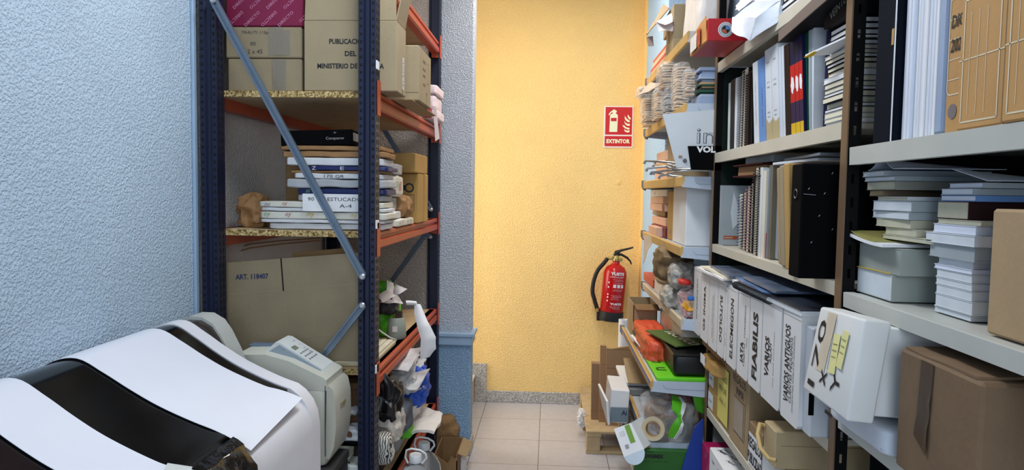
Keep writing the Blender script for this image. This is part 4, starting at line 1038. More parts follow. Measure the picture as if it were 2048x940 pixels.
# third shelf: packs, rods, the white panel
z = GS[2][0] - .003
for i, (px0, px1, z0, h, X) in enumerate(((1310, 1331, z, .045, .545), (1312, 1331, z + .046, .05, .548), (1314, 1333, z + .097, .05, .552))):
    rb('paper_pack', '%s peach coloured pack behind the metal rods' % ('lowest', 'middle', 'topmost')[i], 'pack', px0, px1, X, z0, h, .14, peach, 'peach packs behind the metal rods', lean=.02)
rb('carton', 'kraft box tilted between the peach packs and the white panel', 'box', 1329, 1346, .55, z, .22, .16, kraft, lean=.05, out=.02)
steel = M('rod_steel', (176, 178, 180), .25, .06, metal=.8)
for i, (a, b, Ya, Yb) in enumerate((((1291, 322), (1352, 326), 3.05, 2.9), ((1295, 337), (1352, 332), 3.0, 2.95), ((1308, 330), (1350, 338), 3.1, 2.9), ((1304, 344), (1345, 352), 3.02, 2.9), ((1312, 322), (1348, 332), 3.15, 2.9), ((1320, 352), (1382, 340), 2.95, 2.85), ((1309, 344), (1380, 338), 3.0, 2.85))):
    p, q = U(a[0], a[1], Y=Ya), U(b[0], b[1], Y=Yb)
    t = T('metal_rod', ('longest bent rod pointing highest to the left', 'rod with a hooked dark tip below the longest one', 'short rod in the middle of the pile of rods', 'lowest rod touching the tan shelf front', 'rod crossing over the middle of the pile of rods', 'rod lying farthest to the right under the white panel', 'rod right above the one under the white panel')[i], 'rod', 'metal rods on the third wall shelf')
    t.add('rod', MB().tube([p + V(-.004, 0, -.008), p, (p + q) / 2 + V(0, 0, .002), q, q + V(.08, -.01, -.002)], .0045, 8), steel, smooth=60)
    t.add('tip', MB().tube([p + V(-.006, 0, -.012), p + V(-.002, 0, -.002)], .0055, 8), endcap); t.done()
t = T('display_panel', 'white folded display panel with outlined letters leaning out of the shelf', 'panel')
YP = 2.725
def q2(px, py, Y=YP): p = U(px, py, Y=Y); return (p.x, p.z)
oa = MB()
P = [q2(1325, 228), q2(1432, 219), (.72, q2(1432, 219)[1] + .005), (.72, q2(1400, 336)[1]), q2(1400, 337), q2(1353, 335)]
t.add('panel', MB().prism(P, (0, YP, 0), (1, 0, 0), (0, 0, 1), (0, .006, 0)), grey_white)
def outline_text(s, cx, cz, w, h, wd):
    m = MB(); text_mesh(m, s, (cx, YP, cz), YM, w=w, h=h, bold=.012); return m
c = U(1412, 272, Y=YP); om = outline_text('in', c.x, c.z, .070, .056, 0); im = MB(); text_mesh(im, 'in', (c.x, YP, c.z), YM, w=.067, h=.0535, bold=-.014, lift=.0014)
t.deco(0, (om, M('ink_grey', (70, 74, 80), .6)), (im, M('panel_letter_fill', (190, 198, 206), .6)))
kk = MB().lathe([(.007, 0), (.008, .004), (.005, .007)], U(1369, 321, Y=YP), (0, -1, 0), 14)
t.add('button_tie', kk, M('tie_grey', (96, 98, 104), .4)); t.add('tie_tab', MB().box(q2(1366, 0)[0], q2(1373, 0)[0], YP - .002, YP, q2(1366, 316)[1], q2(1366, 311)[1]), kraft_pale); t.done()
t = T('black_box', 'black box with white capital letters in front of the white panel', 'box')
a = q2(1377, 292, 2.70); b = q2(1428, 341, 2.70)
lt = MB(); c = U(1410, 299, Y=2.70); text_mesh(lt, 'VOL', (c.x + .004, 2.70, c.z), YM, w=.072, h=.024, bold=.05)
t.add('body', MB().prism([(a[0], a[1]), (.66, a[1] + .002), (.66, b[1]), (a[0] + .015, b[1] + .002)], (0, 2.70, 0), (1, 0, 0), (0, 0, 1), (0, .018, 0)), black_m, deco=[(lt, white_p)]); t.done()

# fourth shelf
z = GS[3][0] - .003
rb('archive_box', 'blank white archive box at the near end of the fourth wall shelf', 'box', 1346, 1372, .548, z, .242, .30, M('archive_white_cool', (220, 223, 226), .6, .03), deco=[])
rb('file_box', 'kraft file box with a finger hole beside the blank white archive box', 'box', 1335, 1347, .553, z, .225, .26, kr2, deco=[(MB().lathe([(.012, 0), (.012, .0004)], (.5528, Yx(1341, .553, 1.37), 1.355), (-1, 0, 0), 16), M('hole_grey', (110, 110, 110), .6))])
grp = 'small reddish boxes on the fourth wall shelf'
for i, (px0, px1, z0, h, X, mt, lab) in enumerate((
    (1303, 1331, z, .052, .545, wine, 'dark wine red box with pale letters, lowest in the small box stack'), (1297, 1312, z, .048, .515, peach, 'small peach box jutting out at the shelf edge'),
    (1304, 1331, z + .053, .040, .555, peach, 'peach box lying on the dark wine red one'), (1305, 1330, z + .094, .030, .58, kraft, 'flat kraft box set back in the middle of the small box stack'),
    (1300, 1329, z + .125, .036, .548, peach, 'peach box just above the flat kraft one'), (1301, 1331, z + .162, .034, .55, peach, 'peach box second from the top of the small box stack'), )):
    dc = []
    if i == 0:
        a = MB(); text_mesh(a, 'Eu', (.545, Yx(1325, .545, 1.34), z + .026), XM, w=.07, h=.030); dc = [(a, pink_ink)]
    if mt is peach: dc = [(MB().rect((X, 0, z0), (V(0, -1, 0), V(0, 0, 1)), -Yx(px1, X, z0) - .07, -Yx(px1, X, z0) - .002, .001, h - .001, .0008), wine)] if i in (4, 5) else []
    rb('small_box', lab, 'box', px0, px1, X, z0, h, .14, mt, grp, deco=dc, bev=.002)
a = MB(); text_mesh(a, 'A-13', (.552, Yx(1309, .552, 1.5), z + .213), XM, w=.05, h=.010)
rb('small_box', 'white and grey printed box on top of the small box stack', 'box', 1301, 1333, .552, z + .197, .036, .14, soft_w, grp, deco=[(a, pen)], bev=.002)
t = T('plastic_film', 'clear plastic strip hanging over the front of the fourth wall shelf', 'plastic film')
t.add('film', MB().quad_sheet(U(1288, 470, Y=3.62), U(1310, 472, Y=3.5), U(1296, 500, Y=3.55), U(1287, 528, Y=3.6), 6, 10, .002, .006, 20, 8), M('film_milky', None), smooth=40); t.done()

# fifth shelf: odds and ends
z = GS[4][0] - .003
olive = M('bag_brown', (118, 96, 66), .6, .1, 14, .4, 18)
bl('paper_bag', 'crumpled brown bag stuffed under the fourth wall shelf', 'bag', 1352, 531, 3.05, 60, 56, .20, olive, 3, 18, .022, 16, 71, ridge=True)
bl('plastic_bag', 'clear plastic bag of mixed scraps beside the brown bag', 'bag', 1375, 556, 2.90, 52, 44, .16, M('scraps_grey', (160, 158, 152), .4, .22, 24, .5, 24), 3, 16, .014, 26, 72, ridge=True)
t = T('plastic_bag', 'clear bag holding pinkish sheets near the white archive boxes', 'bag')
c = U(1384, 592, Y=2.80); m = MB()
for i in range(7): m.obox((c.x + .02, 2.86 + .004 * i, z + .010 + .012 * i), (.085 + .004 * (i % 3), .15, .008), (.05, .12, .08 * (i % 3) - .08), .001)
t.add('sheets', m, M('pinkish_sheets', (206, 128, 126), .5, .1, 18))
t.add('film', MB().blob((c.x + .02, 2.86, z + .05), (.11, .19, .11), 3, 14, .014, 28, 73, ridge=True, floor=z), film, smooth=35); t.done()
t = T('plastic_packet', 'crumpled yellow packet at the near end of the fifth wall shelf', 'packet')
t.add('packet', MB().quad_sheet(U(1364, 612, Y=2.775), U(1390, 622, Y=2.765), U(1392, 604, Y=2.80), U(1370, 600, Y=2.82), 8, 8, .006, .014, 34, 4), M('packet_yellow', (226, 160, 40), .4, .12, 16, .3, 30), smooth=40); t.done()
bl('small_packet', 'little blue packet beside the yellow one', 'packet', 1383, 598, 2.753, 14, 10, .03, M('packet_blue', (36, 104, 176), .4), 4, 8, .003, 26, 75)
bl('red_pouch', 'red pouch among the plastic bags on the fifth wall shelf', 'pouch', 1372, 566, 2.80, 24, 14, .06, M('pouch_red', (196, 48, 40), .5), 3, 10, .005, 26, 76)
rb('small_box', 'little brick red box at the far tip of the fifth wall shelf', 'box', 1287, 1306, .545, z, .045, .07, peach2, bev=.002)
t = rb('small_box', 'small pale box with a blue grey side on the fifth wall shelf', 'box', 1309, 1327, .540, z, .058, .12, soft_w, bev=.002)
for i in range(4):
    m = MB(); c = U(1335 + 3 * i, 556 - 3.2 * i, Y=3.1)
    t = T('booklet', ('lowest', 'second', 'third', 'topmost')[i] + ' of four thin booklets under the brown bag', 'booklet', 'booklets under the brown bag')
    t.add('pages', MB().obox((.60, 3.18, z + .075 + .008 * i), (.14, .32, .0065), (0, 0, .10 + .04 * i), .001), [M('booklet_ochre', (196, 150, 80), .5), M('booklet_blue', (90, 116, 140), .5), cream_p, M('booklet_gold', (206, 170, 96), .5)][i]); t.done()
bl('plastic_bag', 'grey see-through packet under the booklets', 'packet', 1352, 592, 3.0, 40, 34, .14, M('scraps_clear', (176, 172, 162), .3, .18, 30, .5, 30), 3, 14, .012, 30, 77, ridge=True, floor=z)
t = T('metal_clip', 'small bent metal clip lying at the end of the fifth wall shelf', 'clip')
c = U(1378, 628, Y=2.77); t.add('clip', MB().box(c.x - .012, c.x + .02, 2.765, 2.775, z, z + .003).box(c.x - .012, c.x - .009, 2.765, 2.775, z, z + .012), steel); t.done()

# sixth shelf
z = GS[5][0] - .003
t = T('carton', 'open brown carton standing at the far end of the sixth wall shelf', 'box')
x0, x1 = .438, .56; y0, y1 = 3.60, 3.86; zt2 = z + .175
for (a, b, c, d) in ((x0, x0 + .004, y0, y1), (x1 - .004, x1, y0, y1), (x0, x1, y0, y0 + .004), (x0, x1, y1 - .004, y1)):
    t.add('side', MB().box(a, b, c, d, z, zt2), kraft)
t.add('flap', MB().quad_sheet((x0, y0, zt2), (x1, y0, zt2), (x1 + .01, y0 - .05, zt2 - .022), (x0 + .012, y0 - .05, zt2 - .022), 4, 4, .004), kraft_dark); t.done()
orange_p = M('packet_coral', (214, 84, 52), .45, .08, 16, .3, 24)
sc = MB()
t = T('wrapped_packet', 'coral red wrapped packet with pale creases on the sixth wall shelf', 'packet')
ya, yb = Yx(1303, .45, .83), Yx(1263, .43, .83)
m = MB().blob((.495, (ya + yb) / 2, z + .052), (.12, yb - ya, .10), 8, 18, .007, 30, 81, ridge=True, floor=z)
t.add('wrapping', m, orange_p, smooth=40, deco=[(MB().blob((.43, yb - .02 - .03 * 1, z + .06), (.002, .02, .08), 3, 4, 0), peach)]); t.done()
t = T('wrapped_parcel', 'long whitish wrapped parcel beside the coral red packet', 'parcel')
ya, yb = 3.02, 3.58
t.add('wrapping', MB().blob((.63, (ya + yb) / 2, z + .085), (.13, yb - ya, .165), 6, 16, .010, 12, 82, floor=z), M('parcel_pinkish', (218, 204, 190), .45, .06, 12, .3, 20), smooth=40); t.done()
t = T('sign_board', 'green board with pale lettering laid on the black crate', 'board')
A, B, C, D = U(1291, 661, Y=3.15), U(1330, 664, Y=3.25), U(1404, 687, Y=2.85), U(1358, 693, Y=2.80)
za = z + .124
A, B, C, D = [V(p.x, p.y, za) for p in (U(1291, 661, Z=za), U(1345, 660, Z=za), U(1425, 686, Z=za), U(1352, 694, Z=za))]
ru = (D - A).normalized(); lt = MB(); cc = (A + C) / 2 + (D - A) * .12
uu = V(0, 0, 1).cross(ru)
text_mesh(lt, 'TECNICO', cc, (ru, uu), w=.30, h=.05, bold=.04, lift=.004)
t.add('board', MB().quad_sheet(A, B, C, D, 4, 4, .005), M('board_green', (78, 104, 48), .5, .05), deco=[(lt, cream_p)]); t.done()
t = T('crate', 'black plastic crate with rounded corners at the near end of the sixth wall shelf', 'crate')
cx0, cx1, cy0, cy1 = .50, .66, 2.765, 3.05
o2 = [(cx0 + .0, cy0), (cx1, cy0), (cx1, cy1), (cx0, cy1)]
cm = MB().obox(((cx0 + cx1) / 2, (cy0 + cy1) / 2, z + .020 + .046), (cx1 - cx0, cy1 - cy0, .09), (0, 0, 0), .018, 3)
t.add('body', cm, M('crate_black', (18, 19, 21), .4), smooth=50)
t.add('rim', MB().obox(((cx0 + cx1) / 2, (cy0 + cy1) / 2, z + .020 + .086), (cx1 - cx0 + .012, cy1 - cy0 + .012, .012), (0, 0, 0), .005), M('crate_black', None)); t.done()
t = T('sign_board', 'bright lime green board with black marks under the black crate', 'board')
lb = M('board_lime', (104, 206, 34), .45, .05)
mk = MB(); f = (V(0, -1, 0), V(1, 0, 0))
for i in range(4): text_mesh(mk, 'mumu'[i], (.47, 3.28 - i * .13, z + .0185), f, w=.05, h=.04, lift=.0008)
t.add('board', MB().box(.435, .70, 2.755, 3.45, z + .002, z + .018, .003), lb, deco=[(mk, M('mark_dark_green', (20, 60, 16), .6))]); t.done()
t = T('paper_sheet', 'rolled white paper lying across the lime green board', 'paper')
t.add('paper', MB().quad_sheet((.415, 3.50, z + .03), (.44, 3.10, z + .030), (.50, 3.06, z + .045), (.48, 3.48, z + .06), 8, 8, .006, .008, 18, 7), white_p, smooth=40); t.done()
t = T('tool_case', 'dark slim tool case lying along the sixth wall shelf', 'case')
t.add('case', MB().obox((.465, 3.30, z + .05), (.05, .42, .03), (0, 0, .08), .006), M('case_dark', (58, 46, 36), .5))
t.add('handle', MB().tube([(.44, 3.50, z + .06), (.432, 3.47, z + .075), (.436, 3.42, z + .075), (.446, 3.40, z + .06)], .004, 6), black_m, smooth=60); t.done()
t = T('paper_tube', 'white paper tube standing behind the cardboard sheets', 'tube')
c = U(1246, 684, Y=4.35)
t.add('tube', MB().lathe([(.030, 0), (.030, c.z + .02), (.024, c.z + .02), (.024, c.z - .1)], (c.x, 4.35, .122), (0, 0, 1), 20), white_p, smooth=50); t.done()

# seventh shelf
z = GS[6][0] - .003
t = T('box', 'flat kraft board folded over white sheets at the far end of the seventh wall shelf', 'box')
t.add('sheets', MB().box(.375, .56, 3.45, 3.80, z + .035, z + .052, .003), white_p)
t.add('tray', MB().box(.40, .60, 3.40, 3.80, z + .001, z + .034, .004), M('tray_grey', (130, 132, 132), .5))
t.add('board', MB().quad_sheet((.40, 3.42, z + .056), (.60, 3.40, z + .06), (.60, 3.74, z + .115), (.41, 3.76, z + .10), 6, 6, .004), kraft); t.done()
tape_roll = M('tape_amber', (150, 104, 56), .25, .1)
tape_core = M('tape_core', (196, 160, 112), .6)
for i, (px, py, Y, ax, s) in enumerate(((1319, 813, 3.02, (.05, -.15, 1), 'lying flat at the back of the clear bag'), (1311, 828, 2.92, (.05, -.25, 1), 'lying flat in the middle of the clear bag'), (1308, 857, 2.77, (-.35, -1, .25), 'standing upright at the front of the clear bag'), (1335, 850, 2.86, (.3, -1, .2), 'half hidden behind the upright roll'))):
    c = U(px, py, Y=Y); a = Vector(ax).normalized(); R_ = .047
    t = T('tape_roll', 'roll of brown packing tape ' + s, 'tape roll', 'rolls of packing tape')
    t.add('tape', MB().lathe([(R_ * .70, -.024), (R_, -.024), (R_, .024), (R_ * .70, .024), (R_ * .70, -.024)], c, a, 28, cap=False), M('tape_clear_roll', (190, 176, 146), .2, .08) if i == 2 else tape_roll, smooth=40)
    t.add('core', MB().lathe([(R_ * .62, -.023), (R_ * .70, -.023), (R_ * .70, .023), (R_ * .62, .023), (R_ * .62, -.023)], c, a, 28, cap=False), tape_core, smooth=40); t.done()
bl('plastic_bag', 'clear plastic bag full of tape rolls spilling over the seventh wall shelf', 'bag', 1345, 850, 2.752, 105, 86, .24, film, 3.4, 18, .014, 18, 91, ridge=True, floor=z)
bl('paper_bag', 'brown paper bags behind the clear bag of tape', 'bag', 1382, 822, 2.98, 44, 80, .16, M('bag_tan', (170, 140, 100), .7, .1, 16, .3, 30), 4, 14, .012, 18, 92, ridge=True, floor=z)
t = T('green_ribbon', 'bright green and white twisted ribbon hanging over the clear bag', 'ribbon')
Lr = [(1352, 792, 2.80, 8), (1357, 805, 2.76, 13), (1355, 822, 2.74, 11), (1359, 834, 2.735, 3), (1357, 846, 2.73, 9), (1350, 862, 2.725, 11), (1343, 876, 2.725, 7)]
def ribbon(L, th=.0016):
    def fn(u, v):
        q = u * (len(L) - 1) * .9999; i = int(q); f = q - i; a, b = L[i], L[i + 1]
        w = a[3] + (b[3] - a[3]) * f; s = (v - .5) * 2
        return U(a[0] + (b[0] - a[0]) * f + s * w, a[1] + (b[1] - a[1]) * f + s * w * .25, Y=a[2] + (b[2] - a[2]) * f + .006 * math.sin(u * 9) * s)
    return MB().sheet(fn, 24, 5, th)
t.add('ribbon', ribbon(Lr), lime, smooth=50); t.add('white_edge', ribbon([(a + w * .9, b + 2, y - .003, max(1.5, w * .3)) for a, b, y, w in Lr]), white_p, smooth=50); t.done()
t = T('dark_red_box', 'dark red box end under the sixth wall shelf', 'box')
t.add('body', MB().box(.50, .60, 2.86, 3.05, .66, .735, .004), M('box_dark_red', (84, 18, 22), .5)); t.done()
t = T('green_folder', 'green folder leaning at the back above the clear bag', 'folder')
t.add('folder', MB().quad_sheet((.60, 2.80, .66), (.72, 2.80, .60), (.72, 2.82, .74), (.58, 2.82, .745), 4, 4, .006), lime); t.done()

# lowest shelf and what leans there
z = GS[7][0] - .003
t = T('magazine_pile', 'pile of flat boards and papers lying on the lowest wall shelf', 'paper pile', kind='stuff')
m = MB(); r = random.Random(4)
for i in range(9): m.obox((.55 + r.uniform(-.01, .01), 3.2 + r.uniform(-.02, .02), z + .006 + i * .0105), (.36, .84, .009), (0, 0, r.uniform(-.015, .015)), .001)
t.add('sheets', m, M('boards_mixed', (190, 180, 166), .6, .12, 20)); t.done()
zb = z + .098
t = T('software_box', 'white box with a grey printed end standing on the lowest wall shelf', 'box')
bx = MB().obox((.340, 3.36, zb + .078), (.085, .26, .155), (0, .06, 0), .003)
a = MB(); text_mesh(a, 'Ai', (.362, 3.2285, zb + .05), YM, w=.025, h=.022, bold=.02, lift=.0012)
g = MB().rect((.340, 3.23, zb + .045), YM, -.042, .042, -.04, .03, .001); a3 = MB(); text_mesh(a3, 'ALI', (.2985, 3.40, zb + .13), XM, w=.03, h=.02)
t.add('body', bx, white_p, deco=[(g, M('panel_slate', (120, 136, 146), .5)), (a, ink_blue), (a3, ink_blue)]); t.done()
t = T('white_board', 'thin white board leaning on the aisle side of the white box with the grey end', 'board')
t.add('board', MB().quad_sheet((.290, 3.2, zb), (.285, 3.5, zb), (.262, 3.5, zb + .11), (.280, 3.2, zb + .11), 4, 4, .010), white_p); t.done()
t = T('opened_box', 'opened white paper box with a green stripe and rounded flap, tilted at the shelf end', 'box')
A, B, C, D = U(1228, 858, Y=2.74), U(1262, 846, Y=2.74), U(1288, 898, Y=2.685), U(1248, 914, Y=2.685)
k = t.add('body', MB().quad_sheet(A, B, C, D, 4, 4, .006), white_p)
ru, vv = (B - A), (D - A)
gs = MB().quad_sheet(A + ru * .60 + V(0, -.006, 0), A + ru * .88 + V(0, -.006, 0), A + ru * .88 + vv * .62 + V(0, -.006, 0), A + ru * .60 + vv * .62 + V(0, -.006, 0), 2, 2, .002)
pr = MB(); nf = (ru.normalized(), (-vv).normalized())
for j in range(4): text_mesh(pr, 'miil', A + ru * .33 + vv * (.18 + j * .05), nf, w=.02, h=.004, lift=.0045)
pr.raw([A + ru * a_ + vv * b_ + V(0, -.0055, 0) for a_, b_ in ((.25, .62), (.45, .62), (.45, .76), (.25, .76))], [(0, 1, 2, 3)])
t.deco(k, (gs, M('stripe_green', (112, 156, 48), .5)), (pr, M('print_grey', (150, 150, 154), .6)))
fl = [D + (C - D) * (.5 + .5 * math.cos(a)) + vv.normalized() * .045 * math.sin(a) for a in [PI * i / 10 for i in range(11)]]
nrm = ru.cross(vv).normalized() * .003
t.add('flap', MB().raw([p + nrm for p in fl] + [p - nrm for p in fl], [list(range(11)), list(range(21, 10, -1))] + [[i, 11 + i, 12 + i, i + 1] for i in range(10)] + [[0, 10, 21, 11]]), M('flap_bluish', (190, 204, 216), .6))
t.add('inner', MB().quad_sheet(B, B + V(.06, .10, .0), C + V(.06, .10, .0), C, 4, 4, .004), grey_white); t.done()
t = T('paper_box', 'dark green box with black capital letters under the seventh shelf bracket', 'box')
a = U(1269, 897, Y=2.725); b = U(1372, 928, Y=2.725)
lt = MB(); text_mesh(lt, 'DIGIMIX', (a.x + .075, 2.712, (a.z + b.z) / 2 + .004), YM, w=.075, h=.016, bold=.06); text_mesh(lt, 'mm immm ilm', (a.x + .085, 2.712, (a.z + b.z) / 2 - .016), YM, w=.09, h=.005)
text_mesh(lt, 'LINEA', (a.x + .058, 2.712, (a.z + b.z) / 2 + .022), YM, w=.03, h=.008)
t.add('body', MB().box(a.x, .60, 2.712, 2.743, zb - .03, a.z, .002), M('box_green', (38, 96, 30), .5), deco=[(lt, ink)]); t.done()
t = T('blue_folder', 'tall blue plastic folder leaning beside the shelf post', 'folder')
t.add('folder', MB().prism([(.575, .62), (.607, .655), (.607, .10), (.50, .10), (.505, .35)], (0, 2.698, 0), (1, 0, 0), (0, 0, 1), (0, .012, 0)), M('folder_royal', (24, 62, 150), .4)); t.done()

# ---- pallet and cardboard by the end wall
wood = M('pallet_wood', (186, 164, 128), .75, .12, 10, .2, 50)
t = T('pallet', 'small wooden pallet on the tiled floor by the end wall', 'pallet')
px0_, px1_, py0_, py1_ = .235, .625, 4.03, 4.96
t.add('deck_board', MB().box(px0_, px1_, py0_, py1_, .122, .138, .003), wood)
for x in (px0_ + .004, (px0_ + px1_) / 2 + .01, px1_ - .09):
    t.add('stringer_board', MB().box(x, x + .085, py0_, py1_, .104, .122, .002), wood)
    for y in (py0_ + .002, (py0_ + py1_) / 2 - .05, py1_ - .10): t.add('block', MB().box(x, x + .08, y, y + .10, .018, .104, .003), wood)
for y in (py0_ + .002, (py0_ + py1_) / 2 - .05, py1_ - .10): t.add('bottom_board', MB().box(px0_, px1_, y, y + .10, 0, .018, .002), wood)
t.done()
def sheet_card(label, pts, Y, th, mat, lines, tilt=0):
    t = T('cardboard_sheet', label, 'cardboard', 'cardboard sheets on the pallet')
    P = [(U(px, py, Y=Y).x, U(px, py, Y=Y).z) for px, py in pts]
    zmin = min(p[1] for p in P); P = [(a, max(.1385, b)) for a, b in P]
    l = MB()
    for a, b in lines:
        l.stroke([(U(*a, Y=Y).x, U(*a, Y=Y).z), (U(*b, Y=Y).x, U(*b, Y=Y).z)], .003, (0, Y, 0), YM)
    m = MB().prism(P, (0, Y, 0), (1, 0, 0), (0, 0, 1), (0, th, 0))
    t.add('sheet', m, mat, deco=[(l, kraft_dark)]); return t.done()
cg = M('cardboard_brown', (160, 126, 92), .8, .05, 10, .1, 120)
sheet_card('lowest and leftmost brown cardboard sheet standing on the pallet', [(1184, 727), (1200, 728), (1199, 862), (1182, 858)], 4.24, .06, M('cardboard_grey_brown', (146, 116, 88), .8, .05), [((1184, 762), (1200, 763)), ((1183, 820), (1199, 822))])
sheet_card('middle brown cardboard sheet, tall and narrow, standing on the pallet', [(1201, 691), (1213, 692), (1212, 864), (1197, 862)], 4.20, .03, cg, [((1201, 728), (1213, 729)), ((1199, 822), (1212, 823))])
sheet_card('widest brown cardboard sheet with a torn top edge, standing on the pallet', [(1213, 697), (1222, 698), (1262, 692), (1275, 692), (1275, 880), (1211, 870)], 4.14, .02, cg, [((1213, 736), (1275, 738)), ((1213, 698), (1262, 700)), ((1212, 822), (1275, 828))])
bl('plastic_scrap', 'crumpled white label scrap hanging on the edge of the pallet', 'scrap', 1163, 838, 4.30, 12, 34, .05, white_p, 2.5, 12, .012, 40, 95, ridge=True)

# ================================================================== right hand metal shelf units
lip_m = M('shelf_lip_cream', (200, 193, 176), .45, .03)
lip_g = M('shelf_lip_grey', (188, 189, 182), .45, .03)
post_b = M('post_black', (12, 12, 13), .7, spec=.1)
post_refl = M('post_warm_reflection', (112, 88, 66), .4, .06)  # brown tone paints the yellow wall's reflection onto the black post fronts
back_b = M('back_black', (16, 16, 18), .8, spec=.1)
XB = 1.0
def shelf_unit(label, y0, y1, levels, lm, posts, end=False, near=False):
    t = T('shelf_unit', label, 'shelving')
    for z, lh in levels:
        k = t.add('shelf', MB().box(XR + .002, XB, y0, y1, z - .014, z - .002), lm)
        t.add('lip', MB().prism([(0, -.001), (.004, 0), (.022, 0), (.022, -.004), (.006, -.006), (.006, -lh + .004), (.018, -lh + .003), (.018, -lh), (.001, -lh)], (XR, y0, z), (1, 0, 0), (0, 0, 1), (0, y1 - y0, 0)), lm, k)
    for (y, wy) in posts:
        k = t.add('post', MB().box(XR - .003, XR - .0, y, y + wy, 0, 2.6), post_refl)
        m = MB(); z = 0.02; a, b = XR, XR + .026
        m.box(a, a + .010, y, y + .002, 0, 2.6); m.box(a + .016, b, y, y + .002, 0, 2.6)
        if y > 2.5: m.box(a + .010, a + .016, y, y + .002, 0, 2.6); z = 9
        while z < 2.6: m.box(a + .010, a + .016, y, y + .002, z, z + .03); z += .05
        t.add('slotted_flange', m, post_b, k)
        t.add('rear_post', MB().box(XB - .03, XB, y, y + .03, 0, 2.6), post_b)
    t.add('back_panel', MB().box(XB + .001, XB + .004, y0, y1, 0, 2.6), back_b)
    if near: t.add('end_panel', MB().box(XR + .003, XB - .031, y0 + .003, y0 + .006, .1, 2.6), back_b)  # unseen panel, added to block grazing window light from behind the camera
    if end: t.add('end_panel', MB().box(XR + .024, XB - .031, y1 - .004, y1 - .001, LD, 2.0), M('end_panel_green', (24, 34, 30), .6, spec=.1))
    return t.done()
LA, LB, LD, LE, LF = 1.682, 1.337, .990, .700, .33
shelf_unit('cream metal shelf unit full of books and white archive boxes', 1.545, 2.70, [(2.018, .036), (LA, .037), (LB, .030), (LD, .030), (LE, .030), (LF, .03)], lip_m, [(2.70, .030)], True)
N1, N2, N3, N4 = 1.625, 1.322, 1.062, .72
shelf_unit('grey metal shelf unit nearest the camera, with stacked papers and kraft boxes', -.35, 1.50, [(N1, .037), (N2, .031), (N3, .031), (N4, .03), (2.02, .036)], lip_g, [(1.508, .030), (-.35, .03)], False, True)
t = T('divider_panel', 'black metal panel between the two shelf units', 'panel')
t.add('panel', MB().box(XR + .08, XB - .031, 1.517, 1.521, 0, 1.60), back_b); t.done()

# ---------------------------------------------------------------- upright books
def book(name, label, cat, px0, px1, X, z0, h, depth, mat, lean=0, group=None, pages=None, deco=(), sp=.0025, ys=None):
    """an upright book, spine to the aisle; leans by `lean` metres at its top"""
    zc = z0 + h / 2
    ya, yb = ys if ys else (Yx(px1, X, z0 + .02), Yx(px0, X, z0 + .02))
    yb = min(yb, 2.685 - max(0, lean)); ya = min(ya, yb - .006)
    t = T(name, label, cat, group)
    def pr(a, b, x, d, h0, h1):
        f0, f1 = lean * h0 / h, lean * h1 / h
        return [(a + f0, z0 + h0), (b + f0, z0 + h0), (b + f1, z0 + h1), (a + f1, z0 + h1)], x, d
    c = MB(); w = yb - ya; bt = min(.0018, w * .2)
    for (pts, x, d) in (pr(ya, yb, X, sp, 0, h), pr(ya, ya + bt, X + sp, depth - sp, 0, h), pr(yb - bt, yb, X + sp, depth - sp, 0, h)):
        c.prism(pts, (x, 0, 0), (0, 1, 0), (0, 0, 1), (d, 0, 0))
    t.add('cover', c, mat, deco=deco)
    p = MB(); pts, x, d = pr(ya + bt, yb - bt, X + sp, depth - sp - .004, .003, h - .004)
    p.prism(pts, (x, 0, 0), (0, 1, 0), (0, 0, 1), (d, 0, 0)); t.add('pages', p, pages or cream_p)
    return t.done()
def sp_fr(lean, h):
    u = V(0, lean, h).normalized(); return (V(0, -1, 0), u), (u, V(0, 1, 0))
def spine_pt(px, X, z0, dz, lean, h): return V(X, Yx(px, X, z0 + .02) + lean * dz / h, z0 + dz)
BK = {n: M('book_' + n, tuple(int(v * (.72 if max(c) < 130 else 1)) for v in c), .6, .06, spec=.1) for n, c in dict(green=(28, 62, 44), pale=(188, 198, 196), photo=(62, 54, 50), black=(24, 24, 28), brown=(52, 34, 30), white=(208, 212, 218), blue=(104, 142, 196),
     cream=(214, 208, 192), navy=(30, 32, 84), red=(190, 34, 30), emerald=(22, 98, 70), grey=(124, 130, 136), yellow=(212, 172, 44), maroon=(92, 28, 34), lgrey=(160, 168, 172), violet=(70, 50, 96)).items()}
def spiral(name, label, px0, px1, X, z0, h, depth, mat, coil, group=None, pitch=.0085, ys=None):
    ya, yb = ys if ys else (Yx(px1, X, z0 + .02), Yx(px0, X, z0 + .02)); t = T('spiral_notebook', label, 'notebook', group)
    t.add('pages', MB().box(X + .010, X + depth, ya + .0015, yb - .0015, z0 + .001, z0 + h), cream_p)
    t.add('cover', MB().box(X + .008, X + depth + .002, ya, ya + .0015, z0 + .001, z0 + h).box(X + .008, X + depth + .002, yb - .0015, yb, z0 + .001, z0 + h), mat)
    m = MB(); r = (yb - ya) * .62; n = int(h / pitch)
    pts = []
    for i in range(n * 10 + 1):
        a = 2 * PI * i / 10; pts.append((X + .006 + .008 * math.cos(a), (ya + yb) / 2 + r * math.sin(a), z0 + .006 + (h - .012) * i / (n * 10)))
    m.tube(pts, .0011, 5); t.add('spiral_coil', m, coil, smooth=60)
    return t.done()
GA = 'books on the upper shelf of the far unit'
zA = LA
book('binder', 'dark green binder, farthest of the upright row on the upper shelf', 'binder', 1441, 1452, .66, zA, .235, .26, BK['green'], .01, GA)
book('book', 'thin pale green book next to the dark green binder', 'book', 1455, 1459, .64, zA, .245, .21, BK['pale'], .012, GA)
book('book', 'thin book with a dark photo spine, before the spiral notebooks', 'book', 1460, 1468, .64, zA, .25, .21, BK['photo'], .014, GA)
book('book', 'thin white book squeezed against the first spiral notebook', 'book', 1468.5, 1472.5, .64, zA, .248, .21, BK['white'], .012, GA)
